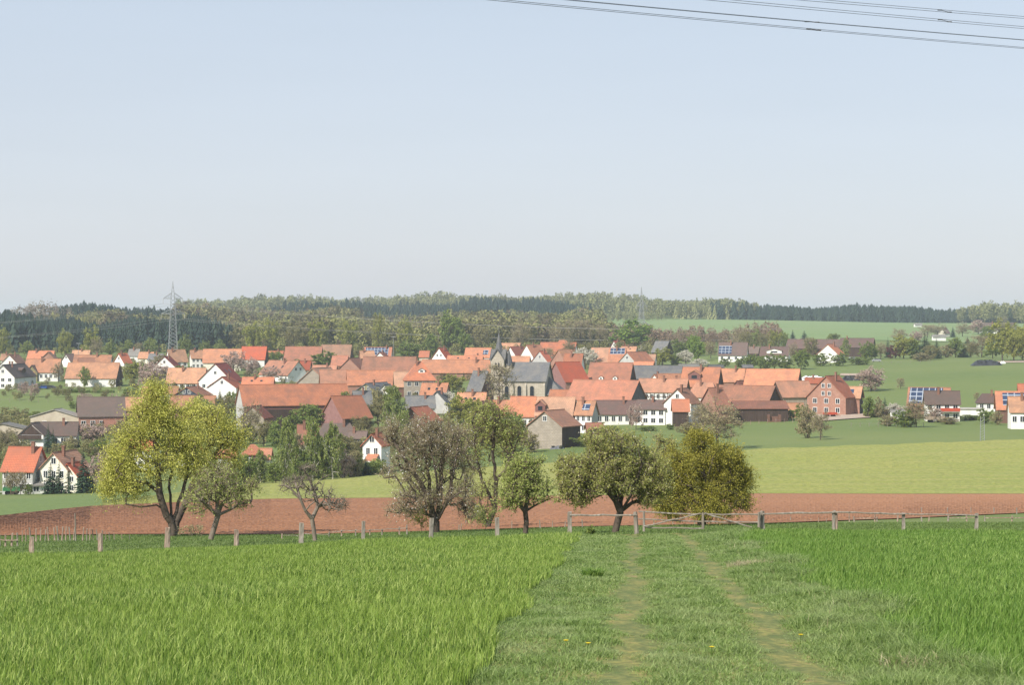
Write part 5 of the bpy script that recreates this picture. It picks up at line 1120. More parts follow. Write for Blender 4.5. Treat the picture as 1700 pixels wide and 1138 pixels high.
h('low white shed roof between garden bushes, left of the solar barn', 'L', 1478, 1481, 1496, 681, 684, 2.2, 'r_grey', 'white', cat='shed')
h('pale field barn roof among the white blossoms, right of the grey slate roof', 'L', 1126, 1129, 1160, 605, 609, 3, 'r_grey', 'dkwood', cat='shed')
h('long low grey shed with a flat roof behind the orange row', 'L', 1175, 1178, 1201, 606, 609, 3, 'r_slate', 'dkwood', cat='shed')
h('small low dark shed behind the plain orange roof', 'L', 1232, 1234, 1247, 606, 609, 3, 'r_slate', 'dkwood', cat='shed')
# ---------------------------------------------------------------- village trees: kind, column, foot row, height, width, label
T_ = [
('blossom',40,657,22,18,'small grey blossoming tree at the left end of the meadow'),('blossom',57,660,22,18,'second small grey blossoming tree on the meadow, right of the first'),
('blossom',192,700,40,40,'greyish tree right of the brick barn, left edge of the willow'),('brownbush',205,735,36,40,'brown-green bush behind the left edge of the willow'),('fresh',232,700,40,40,'light green tree behind the upper left of the willow'),
('brownbush',185,780,40,40,'brown bush between the pinkish tree and the willow'),('fresh',60,700,16,30,'low olive bush beside the beige hall'),('blossom',140,668,14,22,'greyish bush on the meadow edge right of the beige hall'),
('fresh',335,700,40,44,'light green tree behind the second willow'),('twiggy',375,705,46,36,'olive tree between the second willow and the old stone gable'),('round',414,738,30,26,'dark green tree behind the small dark red garden house'),
('round',465,752,50,44,'green tree above the small red-roofed outbuilding'),('brownbush',492,765,44,36,'brown-green tree left of the narrow reddish house'),('round',528,770,44,36,'green tree right of the narrow reddish house'),
('twiggy',640,700,56,44,'olive tree right of the small chalet gable'),('birch',668,760,70,40,'light birch left of the blossoming pear crown'),('brownbush',700,720,40,50,'brown bush behind the top of the blossoming pear'),
('lime',770,722,60,60,'yellow-green tree behind the top of the thin young tree'),('lime',800,742,70,56,'yellow-green tree in front of the hidden white gable'),('fresh',850,742,56,52,'light green tree left of the grey stone barn'),('brownbush',880,752,30,40,'brown bush at the foot of the grey stone barn'),
('bush',760,760,40,50,'green bush behind the right side of the blossoming pear'),('fresh',845,770,36,60,'light green bush behind the small round fruit tree'),('bush',975,742,18,40,'green bush right of the grey stone barn'),('fresh',1010,722,14,46,'low light bush before the long white farmhouse'),
('brownbush',1140,724,22,30,'brown bush at the foot of the timber annex'),('twiggy',1175,700,30,26,'olive tree before the brick gable with pale strips'),('bare',1215,700,26,26,'bare tree before the open cattle shelter'),('bush',1312,697,16,18,'green bush before the small orange shed'),
('bush',300,622,14,24,'green bush beside the long orange-roofed white house'),('fresh',235,625,22,26,'light green tree left of the grey-pink blossoming one'),('brownbush',265,610,20,26,'brown bush left of the half hidden white gable'),
('bush',430,640,12,18,'green bush before the salmon-roofed white house'),('round',716,664,14,16,'green bush before the two-chimney roof'),('round',766,668,18,26,'green tree behind the pale whitish blossoming tree'),
('bare',1462,596,26,24,'brown bare tree right of the round dark tree at the balcony wall'),('twiggy',1545,598,24,26,'olive tree between the two big dark conifers'),('brownbush',1570,594,20,28,'brownish bush right of the narrower dark conifer'),('round',1648,596,26,28,'green tree at the foot of the tall lime trees, left'),('lime',1683,600,50,40,'yellow-green tree between the two tallest ones at the right edge'),
('bush',1425,606,12,34,'low bushes on the slope below the dark balcony wall'),('brownbush',1530,600,12,30,'low brown bush below the widest dark conifer'),('bare',1540,562,22,26,'grey bare tree left of the tiny cream gable'),('bare',1598,560,22,28,'brown bare tree right of the tiny cream gable'),('round',1640,572,18,34,'dark green tree on the slope above the broad bare tree'),('twiggy',1670,562,24,40,'olive tree on the slope below the distant farm'),
('bare',1230,580,34,34,'brown bare tree behind the rear solar house'),('fresh',1255,578,28,26,'light green tree behind the small dark brown house'),('twiggy',1345,592,30,26,'brown-green tree in front of the long hall'),('birch',1378,585,26,18,'yellow-green birch behind the orange-roofed white gable'),
('blossom',1500,694,16,24,'small grey blossoming bush in the garden left of the solar barn'),('brownbush',1575,705,12,40,'low dark hedge before the red balcony house'),
('fresh',141,644,34,20,'thin light green tree in front of the long white barn'),('bare',97,636,34,20,'bare orange-brown tree left of the long white barn'),
('lime',222,634,30,34,'yellow-green tree right of the white barn\'s dark gable'),('blossom',250,652,48,40,'large grey-pink blossoming tree above the willow crown, left'),('blossom',268,640,34,30,'smaller grey blossoming tree below the pylon'),
('bush',215,661,14,27,'rounded green bush at the right end of the meadow'),('bush',120,679,12,12,'dark green bush behind the beige hall',),
('spruce',80,752,46,15,'taller dark garden spruce in front of the black wooden gable'),('spruce',88,753,40,13,'slightly smaller garden spruce beside the first, right of the black gable'),('spruce',141,708,22,18,'dark bushy conifer left of the brick barn wall'),
('blossom',155,742,38,46,'pinkish-brown tree below the brick barn wall'),('bush',165,762,28,36,'yellow-green bush above the salmon roof'),('brownbush',118,748,22,26,'brown-green bush right of the garden spruces'),
('spruce',84,829,50,26,'broad dark spruce right of the red-roofed grey house'),('spruce',98,829,52,20,'dark spruce in front of the cream gable'),('pine',113,827,46,18,'slender open pine in front of the cream house'),
('spruce',138,823,70,26,'tallest dark spruce right of the cream house'),('spruce',151,821,58,22,'dark spruce between the tallest one and the pinkish tree'),('blossom',169,822,62,38,'pinkish-brown tree left of the big willow, beside the spruces'),
('bare',18,824,40,24,'bare tree in front of the red-roofed grey house, left one'),('bare',34,824,38,22,'bare tree in front of the red-roofed grey house, right one'),('bush',47,822,18,16,'small green bush at the wall of the red-roofed house'),
('bare',8,748,36,30,'bare grey tree at the left edge above the red roof'),('brownbush',22,756,22,30,'grey-brown bush below the black wooden gable'),
('blossom',388,624,38,42,'largest grey blossoming tree before the long orange rear roof'),('blossom',418,628,32,28,'grey blossoming tree just right of the largest one'),('round',456,604,20,28,'rounded pale green tree left of the salmon barn pair'),
('blossom',451,636,26,30,'pale blossoming tree in front of the salmon-roofed white house'),('bush',346,606,12,20,'olive bush beside the white house of the rear row'),('bush',322,612,12,16,'small olive bush right of the hipped orange house'),
('spruce',354,662,20,7,'slim dark conifer left of the red annex'),('spruce',365,670,22,11,'dark conifer under the white annex gable'),('round',385,676,26,18,'green tree at the foot of the white annex gable'),
('bare',415,738,62,46,'wide bare tree in front of the old stone gable'),('twiggy',438,742,40,40,'olive budding tree below the old stone gable'),
('round',405,812,52,42,'green tree low right of the second willow'),('birch',432,808,52,24,'birch with a pale stem left of the small red outbuilding'),('round',458,806,34,28,'dark green tree in front of the small red outbuilding'),
('birch',478,804,98,38,'tall brownish birch in the tree belt'),('bush',500,802,54,30,'blue-green bush between two tall birches'),('birch',519,802,98,36,'tall green birch left of the hipped bungalow'),
('bush',536,799,48,28,'dark green bush in front of the hipped bungalow'),('birch',552,798,84,40,'birch with a white stem in front of the hipped bungalow'),('blossom',572,796,44,34,'pale pinkish tree right of the white-stemmed birch'),
('brownbush',590,794,44,30,'pink-brown bushy tree left of the small white house'),('bush',588,794,34,30,'green bush at the meadow edge below the pink-brown tree'),('spruce',607,792,32,22,'dark green conifer low in front of the small white house'),
('bush',630,789,18,30,'green bush left of the blossoming pear'),('twiggy',566,760,36,34,'light green tree behind the birches, at the bungalow'),('bush',470,790,40,34,'olive bush at the foot of the tall brownish birch'),
('birch',575,708,52,32,'orange-brown birch in front of the purple tile-hung gable'),('round',518,717,44,56,'broad dark green tree before the long purple brick barn'),('bush',489,712,26,36,'brownish green bush left of the broad dark green tree'),
('birch',654,734,84,44,'tall grey birch right of the purple-gabled barn'),('twiggy',628,712,44,40,'mossy budding tree below the olive gable'),('twiggy',600,722,30,34,'dark olive tree behind the bungalow wing'),
('twiggy',636,748,40,32,'pale green tree above the small white red-roofed house'),('bare',676,720,40,34,'bare tree left of the brown plank gable'),
('round',540,613,26,48,'round olive-green tree behind the stone-gabled barn'),('spruce',696,660,36,15,'dark pointed conifer against the manor wall'),('round',712,644,16,16,'small green tree right of the manor'),
('white',745,685,34,38,'pale whitish blossoming tree right of the grey stone gable'),('lime',752,652,28,38,'light green garden tree left of the slate-roofed brick house'),('spruce',738,640,20,8,'small dark conifer behind the two-chimney roof'),
('spruce',793,619,13,6,'tiny dark conifer above the slate-roofed brick house'),('spruce',770,632,15,5,'tiny slim conifer in the garden left of the brick house'),('bush',731,668,16,24,'dark green bush right of the two-chimney roof'),
('bare',812,660,46,40,'bare grey tree before the slate-roofed brick house'),('bare',829,670,64,48,'dense bare tree hiding the foot of the church tower'),
('bright',898,572,34,34,'bright green round tree behind the village, right of the spire'),('lime',808,582,14,26,'yellow bush just left of the spire top'),('bare',910,609,30,28,'bare tree in front of the brick gable behind the church'),('bare',946,600,34,24,'thin bare tree in front of the orange roofs right of the church'),
('white',973,612,34,38,'white blossoming tree among the roofs right of the church'),('bright',1050,583,42,68,'very large round bright green tree behind the village'),
('lime',1100,607,26,36,'yellow-green bushy tree right of the low salmon roof'),('bush',1122,606,16,26,'dark olive bush right of the yellow-green one'),('white',1070,590,18,20,'pale blossoming tree right of the large round tree'),
('white',1138,606,24,26,'white blossoming tree behind the pale barn roof'),('white',1160,614,18,30,'low wide white blossoming tree right of the other'),('bright',1157,600,34,28,'green tree behind the two white blossoming ones'),
('blossom',1056,714,40,24,'small whitish tree against the long white farmhouse'),('bush',1075,716,8,30,'low hedge in front of the taller white farmhouse half'),('bush',1113,714,9,14,'small green bush at the corner of the white farmhouse'),
('bare',1192,748,74,84,'wide bare grey tree on the pasture below the big red farm'),('bare',1166,722,52,40,'bare tree left of the brick gable with pale strips'),('brownbush',1150,716,14,26,'brown bush right of the timber annex'),
('brownbush',1340,728,52,36,'round yellow-brown bush standing on the pasture'),('bare',1362,731,46,30,'bare grey bush right behind the yellow-brown one'),('bush',1330,702,26,20,'green bush behind the yellow-brown pasture bush'),
('bush',1204,609,13,18,'low bush in front of the pale solar house'),('bush',1228,610,14,18,'low green bush right of the pale solar house'),('round',1250,613,24,30,'green tree in the hedge row, first from the left'),
('bush',1268,614,18,22,'green bush in the hedge row below the box dormer'),('round',1286,614,24,30,'tallest green tree in the hedge row below the box dormer'),('bush',1306,614,20,22,'dark green bush at the middle of the hedge row'),
('round',1330,614,32,28,'larger green tree at the right end of the hedge row'),('bush',1362,608,20,26,'green bush left of the white gable front'),('bush',1392,608,19,26,'dark green bush right of the white gable front'),
('bare',1317,602,30,18,'bare brown tree left of the long hall'),('twiggy',1265,580,26,20,'olive tree behind the small dark brown house'),('lime',1285,579,28,22,'yellow-green tree behind the box dormer'),('fresh',1301,578,27,18,'thin light tree left of the two distant conifers'),
('spruce',1316,567,18,11,'dark conifer above the long hall, left of two'),('spruce',1335,567,17,15,'broader dark conifer above the long hall, right of two'),('fresh',1385,566,12,22,'small light trees on the distant field edge'),
('birch',1404,597,32,16,'yellow-green birch right of the white gable front'),('bush',1437,598,26,20,'dark bush in front of the dark balcony wall'),('round',1448,597,24,22,'round dark tree right of the dark balcony wall'),
('blossom',1446,650,38,50,'wide brown-white blossoming tree on the meadow behind the brick farmhouse'),('bare',1495,646,18,14,'small thin tree on the meadow right of the wide blossoming tree'),
('spruce',1474,594,32,11,'slender dark conifer left of the copper tree'),('copper',1486,596,20,23,'small round copper-red tree'),('lime',1500,596,36,38,'bright yellow tree behind the copper-red one'),
('round',1516,596,32,26,'green tree between the yellow tree and the big dark conifer'),('spruce',1535,596,40,30,'big dark conifer, widest of the right group'),('spruce',1555,596,32,17,'narrower dark conifer right of the widest one'),
('round',1586,594,32,26,'olive tree right of the dark conifers'),('spruce',1599,594,22,18,'low blue-green conifer right of the olive tree'),('bare',1630,594,36,44,'broad brown bare tree left of the tall lime trees'),
('lime',1664,599,58,50,'tall yellow-green tree at the right, left of the edge one'),('lime',1698,599,56,36,'tall yellow-green tree cut by the right edge'),('twiggy',1612,594,24,24,'small olive tree left of the broad brown bare one'),
('round',1442,694,34,22,'dark green tree right of the brick wing'),('brownbush',1459,694,28,18,'brown bush in the garden right of the brick wing'),('spruce',1469,688,28,12,'small dark conifer in the garden right of the brick wing'),
('white',1486,692,22,28,'pale blossoming garden tree left of the solar barn'),('bare',1521,710,46,42,'brown bare tree in front of the solar barn'),('bush',1502,710,26,38,'light green bush left of the brown bare tree'),
('brownbush',1476,708,18,34,'low reddish-brown bush along the garden fence'),('blossom',1552,702,26,24,'small white blossoming tree before the red balcony house'),('bush',1635,704,22,24,'green bush between the garage and the right edge house'),
('brownbush',1655,706,22,20,'brown bush before the orange solar barn'),('bush',1610,698,9,40,'low dark hedge in front of the garage'),('bare',1622,668,16,10,'small reddish tree left of the hipped white house'),
('bare',1556,560,20,34,'bare trees around the tiny cream gable'),('spruce',1582,561,18,9,'small dark conifer beside the tiny cream gable'),('blossom',1624,556,24,30,'pinkish blossoming tree near the distant farm'),('spruce',1606,571,12,8,'tiny dark conifer alone on the right slope'),
('bare',1493,570,24,24,'grey bare tree behind the yellow tree'),('blossom',1522,568,18,20,'greyish tree behind the big dark conifers'),('round',1640,560,18,26,'olive tree under the distant farm'),('bare',1664,540,14,16,'pale tree above the distant farm'),
('lime',108,593,42,26,'yellow-green round tree before the dark forest, left of the street lamp'),('lime',152,593,44,30,'yellow-green round tree before the dark forest, right of the street lamp'),('lime',4,592,44,26,'yellow-green tree before the dark forest at the left edge'),
('fresh',45,592,24,20,'small grey-green tree before the dark forest, far left'),('bare',161,596,32,22,'brown bare tree under the right yellow-green tree'),('fresh',183,594,28,22,'pale grey-green tree right of the brown bare one'),
('fresh',212,592,26,20,'pale tree before the forest above the red steep roof'),('fresh',251,592,30,26,'grey-green tree left of the pylon foot'),('fresh',308,592,32,26,'grey-green tree right of the pylon foot'),('bare',230,592,22,18,'small bare tree between the two pale trees left of the pylon'),
('fresh',340,592,26,22,'pale tree before the forest, second right of the pylon'),('fresh',365,592,24,22,'pale tree before the forest, third right of the pylon'),
('poplar',628,594,66,24,'tall brown-green poplar behind the solar roof'),('lime',673,588,52,30,'tall yellow-green tree at the wood edge, left of the broad pale one'),('round',750,592,66,46,'broad pale green tree at the wood edge, centre'),
('lime',420,592,52,34,'yellow-green tree at the left end of the deciduous wood'),('lime',450,590,50,32,'second yellow-green tree at the left end of the deciduous wood'),('lime',528,590,54,36,'yellow-green tree above the salmon barn pair'),('lime',578,588,52,30,'yellow-green tree above the right salmon barn'),
('twiggy',492,590,50,36,'olive budding tree above the left salmon barn'),('round',680,598,28,44,'low broad olive tree behind the very long salmon roof'),('lime',690,598,18,26,'small yellow-green tree left of the white gable at the wood edge'),
('round',715,596,40,26,'dark green tree above the white gable at the wood edge'),('round',772,594,40,26,'green tree right of the broad pale one'),('twiggy',800,590,46,32,'olive budding tree left of the spire'),('bare',862,588,50,36,'brown bare tree right behind the spire'),
('bare',935,584,52,38,'dense brown bare tree right of the bright green round tree'),('bare',965,583,50,36,'dense brown bare tree, right one of the two behind the orange roofs'),('bare',1000,582,42,30,'brown bare tree left of the large round tree'),
('bush',575,602,18,30,'light green bush between the salmon barn and the solar roof'),('bush',1128,592,24,26,'green bush at the dark grey barn'),('bright',1150,592,34,22,'dark green tree right of the dark grey barn'),
('bare',1215,592,28,20,'thin bare tree behind the pale solar roof'),('twiggy',1240,582,30,22,'olive tree at the right of the pale solar roof'),('bare',1180,596,26,26,'bare tree left of the pale solar house')]
for r in T_: tree(*r)
for nm, ps in list(KIND.items()):
    for p in ps:
        for c in list(p.children): bpy.data.objects.remove(c)
        bpy.data.objects.remove(p)

# ---------------------------------------------------------------- far woods (masses)
def far_conifer(rng):
    V = []; t = 7
    for k in range(t):
        f = k/t; z = 1.5+17*f; r = 4.3*(1-f)**.7+.3; n = 7; a0 = rng.uniform(0, 6.28)
        for i in range(n):
            a = a0+i*6.283/n+rng.uniform(-.2, .2); rr = r*rng.uniform(.7, 1.2); w = 6.283/n*.75
            V += [(rng.uniform(-.2,.2), rng.uniform(-.2,.2), z+4.3*(1-f*.45)), (rr*math.cos(a-w/2), rr*math.sin(a-w/2), z-rng.uniform(.2, 1)), (rr*1.08*math.cos(a), rr*1.08*math.sin(a), z-rng.uniform(.5, 1.6)), (rr*math.cos(a+w/2), rr*math.sin(a+w/2), z-rng.uniform(.2, 1))]
    return np.array(V)
def far_leafy(rng, n=420, slim=False, size=.72):
    d = rdir(rng, n); k = rng.uniform(.35, 1, (n, 1))**.5; c = np.array([0, 0, 11.5])+d*k*np.array([4.3, 4.3, 7.5] if not slim else [2.6, 2.6, 8.5])*(1+.18*np.sin(d[:, :1]*5+rng.uniform(0, 6))+.18*np.sin(d[:, 2:]*6+rng.uniform(0, 6)))
    u = rdir(rng, n); w = np.cross(u, rdir(rng, n)); w /= np.linalg.norm(w, axis=1, keepdims=True); s = size*rng.uniform(.5, 1.3, (n, 1))
    V = np.stack([c-u*s, c+w*s*.8, c+u*s, c-w*s*.8], 1).reshape(-1, 3)
    stem = [(-.18,0,0), (.18,0,0), (.12,0,12), (-.12,0,12), (0,-.18,0), (0,.18,0), (0,.12,12), (0,-.12,12)]
    return np.concatenate([V, np.array(stem)])
rngF = np.random.default_rng(77)
PC = [far_conifer(rngF) for _ in range(5)]; PL = [far_leafy(rngF) for _ in range(6)]; PS = [far_leafy(rngF, 150, True, .6) for _ in range(4)]
PLS = [far_leafy(rngF, 240, False, .95) for _ in range(5)]
def m_forest(name, cols, nz=.018):
    m, n, l = newmat(name); f = noise(n, l, nz, 3, (1, .5, 1)); a = attr(n); x = n.new('ShaderNodeMath'); x.operation = 'MULTIPLY_ADD'; x.inputs[1].default_value = .8
    l.new(a, x.inputs[0]); y = n.new('ShaderNodeMath'); y.operation = 'MULTIPLY_ADD'; y.inputs[1].default_value = .9; y.inputs[2].default_value = -.36; l.new(f, y.inputs[0]); l.new(y.outputs[0], x.inputs[2])
    surf(n, l, ramp(n, l, x.outputs[0], [(i/(len(cols)-1), c) for i, c in enumerate(cols)]), .8, trans=.15); return m
M['f_con'] = m_forest('dark_conifers', [(.012,.030,.024), (.022,.045,.03), (.035,.06,.035)])
M['f_dec'] = m_forest('mixed_spring_wood', [(.13,.095,.07), (.13,.115,.05), (.18,.18,.065), (.27,.27,.09), (.18,.13,.09)])
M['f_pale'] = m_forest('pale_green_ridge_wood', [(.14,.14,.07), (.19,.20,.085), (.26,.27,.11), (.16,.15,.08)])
M['f_brown'] = m_forest('brown_larch_wood', [(.19,.13,.09), (.25,.175,.125), (.22,.19,.10)])
M['f_grey'] = m_forest('bare_grey_poplars', [(.17,.14,.11), (.22,.18,.15), (.21,.19,.13)])
def wood(name, label, xs, d0s, d1s, sp, protos, mat, h0, h1, seed, wscale=1.0, skip=.0, ntree=99999):
    """a far wood: trees scattered in a strip between two distances over columns xs, merged in one mass"""
    rng = np.random.default_rng(seed); Vs, rn = [], []; cnt = 0
    D = min(d0s)
    while D < max(d1s):
        step = sp*(D/1200)**.6; u = xs[0]+rng.uniform(0, step)/D*F
        while u < xs[-1]:
            a, b = np.interp(u, xs, d0s), np.interp(u, xs, d1s); Dj = D+rng.uniform(-.45, .45)*step
            if a <= Dj <= b and rng.uniform() > skip:
                s = rng.uniform(h0, h1)/20*(1+.13*math.sin(u*.023+seed)+.09*math.sin(u*.061+D*.01)+(.1 if rng.uniform() < .04 else 0)); p = protos[rng.integers(len(protos))]; t = rng.uniform(0, 6.283); c, sn = math.cos(t)*s*wscale*rng.uniform(.85, 1.25), math.sin(t)*s*wscale
                X = (u-CX)/F*Dj; z = float(H(X, Dj)); x, y = p[:, 0], p[:, 1]
                Vs.append(np.stack([x*c-y*sn+X, x*sn+y*c+Dj, p[:, 2]*s+z-.3], 1)); rn.append(np.full(len(p), rng.uniform())); cnt += 1
            u += step/Dj*F*rng.uniform(.75, 1.25)
        D += step
    V = np.concatenate(Vs); i = np.arange(len(V)//4)*4
    o = link(name, mesh_np(name, V, [np.stack([i, i+1, i+2, i+3], 1)], [mat], attrs={'rnd': np.concatenate(rn)})); tag(o, label, 'wood', kind='stuff'); print(name, cnt); return o
wood('conifer_wood', 'dark spruce plantation close behind the left end of the village', [-120, 0, 200, 330, 385], [1140, 1140, 1150, 1160, 1180], [1450, 1420, 1400, 1350, 1260], 6.5, PC, M['f_con'], 15, 20, 1)
wood('leafy_wood', 'olive and yellow-green spring wood rising behind the village centre', [370, 420, 600, 800, 1000, 1010], [1190, 1150, 1150, 1150, 1170, 1180], [1290, 1420, 1560, 1560, 1480, 1300], 9.0, PL, M['f_dec'], 13, 19, 2, 1.35)
wood('brown_wood', 'reddish-brown bare larch strip in front of the distant green field', [980, 1050, 1280, 1300], [1170, 1180, 1190, 1200], [1330, 1300, 1270, 1250], 6.5, PS+PL[:2], M['f_brown'], 8, 13, 3)
wood('leafy_wood', 'mixed shrubby wood edge between the dark plantation and the hill conifers, left', [60, 120, 380, 400], [1400, 1400, 1330, 1330], [1520, 1560, 1600, 1600], 8, PL+PC[:2], M['f_dec'], 12, 17, 4)
wood('conifer_wood', 'dark spruce wood on the left hill, behind the pylon', [85, 110, 270, 300, 305], [1600, 1580, 1580, 1580, 1600], [1640, 1900, 1980, 1850, 1700], 8, PC, M['f_con'], 17, 21, 5)
wood('bare_wood', 'tall grey-brown bare poplars on the skyline, far left', [14, 25, 95, 125, 135], [1560, 1540, 1540, 1560, 1580], [1640, 1680, 1680, 1660, 1600], 8.5, PS, M['f_grey'], 16, 20, 6, .9)
wood('leafy_wood', 'brownish beech wood right of the pylon, on the left hill', [290, 310, 440, 560, 600], [1600, 1560, 1560, 1640, 1700], [1900, 2100, 2150, 2100, 1800], 9, PLS, M['f_dec'], 15, 19, 7)
wood('conifer_wood', 'long dark conifer band below the pale skyline, centre', [440, 470, 600, 800, 950, 985], [2000, 1900, 1880, 1880, 1920, 2100], [2130, 2260, 2330, 2330, 2300, 2200], 9.5, PC, M['f_con'], 18, 22, 8)
wood('leafy_wood', 'brown and green wood slope below the dark conifer band', [430, 520, 900, 1000], [1620, 1600, 1600, 1560], [1900, 1960, 1960, 1800], 10, PLS, M['f_dec'], 12, 16, 9)
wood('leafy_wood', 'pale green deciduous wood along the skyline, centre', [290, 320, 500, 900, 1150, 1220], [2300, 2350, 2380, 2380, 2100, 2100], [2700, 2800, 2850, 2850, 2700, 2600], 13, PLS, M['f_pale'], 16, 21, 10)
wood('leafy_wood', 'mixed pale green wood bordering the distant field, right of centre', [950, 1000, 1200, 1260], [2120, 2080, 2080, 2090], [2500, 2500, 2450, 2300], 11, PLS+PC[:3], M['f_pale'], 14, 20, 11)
wood('conifer_wood', 'dark conifer wood behind the distant green field, right', [1180, 1240, 1400, 1560, 1700, 1800], [2100, 2080, 2070, 2070, 2060, 2060], [2250, 2400, 2450, 2450, 2450, 2450], 8.5, PC, M['f_con'], 16, 18.5, 12, 1.15)
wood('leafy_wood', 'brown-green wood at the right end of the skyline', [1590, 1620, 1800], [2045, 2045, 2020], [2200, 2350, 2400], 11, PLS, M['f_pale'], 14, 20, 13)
wood('leafy_wood', 'rounded shrubby copse on the edge of the distant field, below the second pylon', [975, 1000, 1090, 1100], [1960, 1900, 1950, 2010], [2000, 2060, 2060, 2030], 9, PLS, M['f_pale'], 7, 10, 14)
wood('hedge_row', 'dark hedge along the left forest foot and field edge', [-60, 0, 370, 385], [1100, 1098, 1098, 1098], [1118, 1118, 1118, 1110], 6, PLS, M['f_dec'], 3, 6, 15)
wood('hedge_row', 'scrubby bushes at the foot of the wood behind the village roofs', [385, 600, 900, 1180], [1080, 1060, 1040, 1050], [1120, 1110, 1090, 1090], 7, PL, M['f_dec'], 4, 9, 16)
wood('hedge_row', 'clipped hedge along the meadow before the long white barn', [85, 120, 190], [742, 742, 742], [746, 746, 746], 1.3, PL[:3], M['l_green'], .9, 1.4, 17, 1.3)
wood('undergrowth', 'low scrub under the birch belt left of the small white house', [395, 640], [408, 404], [440, 425], 3.0, PL[:4], M['l_birch'], 1.8, 3.8, 18, 1.3)
wood('undergrowth', 'low brown garden scrub along the pasture fence, right', [1432, 1540], [585, 575], [594, 586], 2.0, PL[:4], M['f_dec'], 1.0, 2.4, 19, 1.5)
wood('undergrowth', 'scattered bushes between the gardens of the lower village', [560, 960], [470, 500], [545, 560], 5, PL, M['l_wood'], 2, 4, 20, 1.4, .25)
wood('undergrowth', 'garden scrub between the houses at the left', [-20, 240], [470, 480], [640, 600], 6, PL, M['l_wood'], 2, 4.2, 21, 1.6, .3)

wood('undergrowth', 'low garden bushes scattered between the rear houses', [0, 400, 1100], [700, 640, 700], [1020, 1020, 1000], 10, PL, M['l_wood'], 1.6, 3.6, 22, 1.5, .25)
# ---------------------------------------------------------------- pylons and wires
def pylon(x, ytop, D, ybase, label, arm1, arm2, yaw, wid, rot=.5):
    X = (x-CX)/F*D; s = D/F; g = float(H(X, D)); top = -(ytop-HY)*s; Hh = top-g
    o = empty('power_pylon', (X, D, g), yaw); tag(o, label, 'pylon', 'lattice power pylons')
    z1 = -(arm1[0]-HY)*s-g; z2 = -(arm2[0]-HY)*s-g
    def hw(z): return wid*(1-z/z1*.62)+.05 if z < z1 else (wid*.38)*(1-(z-z1)/(Hh-z1))+.05
    mb = MB(); n = 16; zs = [z1*i/n for i in range(n+1)]
    for sx in (-1, 1):
        for sy in (-1, 1): mb.tube((sx*hw(0), sy*hw(0), -1), (sx*hw(z1), sy*hw(z1), z1), .13, .10, 4); mb.tube((sx*hw(z1), sy*hw(z1), z1), (0, 0, Hh), .17, .10, 4)
    for k in range(n):
        a, b = zs[k], zs[k+1]; ha, hb = hw(a), hw(b)
        for p, q in (((-1,-1),(1,-1)), ((1,-1),(1,1)), ((1,1),(-1,1)), ((-1,1),(-1,-1))):
            mb.tube((p[0]*ha, p[1]*ha, a), (q[0]*hb, q[1]*hb, b), .065, .065, 3, cap=False); mb.tube((q[0]*ha, q[1]*ha, a), (p[0]*hb, p[1]*hb, b), .065, .065, 3, cap=False)
            if k % 2 == 0: mb.tube((p[0]*ha, p[1]*ha, a), (q[0]*ha, q[1]*ha, a), .05, .05, 3, cap=False)
    for k in range(4):
        za = z1+(Hh-z1)*k/4; zb = z1+(Hh-z1)*(k+1)/4; ha, hb = hw(za), hw(zb)
        mb.tube((-ha,-ha,za), (hb,-hb,zb), .08, .08, 3, cap=False); mb.tube((ha,-ha,za), (-hb,-hb,zb), .08, .08, 3, cap=False)
    mb.build('mast', M['metal'], o)
    ends = []
    for z, half, up in ((z1, arm1[1]*s, 2.8), (z2, arm2[1]*s, 2.2)):
        ab = MB()
        for sx in (-1, 1):
            e = (sx*half, 0, z); h0 = hw(z)
            for sy in (-1, 1): ab.tube((sx*h0, sy*h0, z), e, .24, .2, 4); ab.tube((sx*h0, sy*h0*.6, z+up), e, .2, .16, 4)
            for k in range(5):
                f = k/5; g_ = (k+1)/5; ab.tube((sx*(h0+(half-h0)*f), 0, z), (sx*(h0+(half-h0)*g_), 0, z+up*(1-g_)), .05, .05, 3, cap=False); ab.tube((sx*(h0+(half-h0)*f), 0, z+up*(1-f)), (sx*(h0+(half-h0)*g_), 0, z), .05, .05, 3, cap=False)
        ao = ab.build('cross_arm', M['metal'], o)
        for sx in (-1, 1):
            for f in ((1,) if half < 8 else (.55, 1)):
                ib = MB(); ib.tube((sx*half*f, 0, z), (sx*half*f, 0, z-2.6), .11, .11, 5); ib.build('insulator', M['conc'], ao); c, sn = math.cos(yaw), math.sin(yaw); ends.append((X+sx*half*f*c, D+sx*half*f*sn, g+z-2.6))
    ends.append((X, D, top)); return ends
e1 = pylon(287, 467, 1060, 585, 'tall grey lattice pylon behind the left part of the village', (496, 16), (521, 19), .25, 2.4)
e2 = pylon(1065, 476, 1390, 572, 'fainter lattice pylon in front of the distant field, right of centre', (508, 9), (540, 14), .2, 2.5)
def cable(name, label, pts, r, sag, group, n=26, parent=None, base=None):
    """hanging wire between two points"""
    a, b = Vector(pts[0]), Vector(pts[1]); mb = MB(); bs = Vector(base) if base else a
    prev = None
    for i in range(n+1):
        t = i/n; p = a.lerp(b, t); p.z -= 4*sag*t*(1-t); p = p-bs
        if prev is not None: mb.tube(prev, p, r, r, 4, cap=False)
        prev = p
    o = mb.build(name, M['conc'], parent, None if parent else bs)
    if not parent: tag(o, label, 'power line', group)
    return o
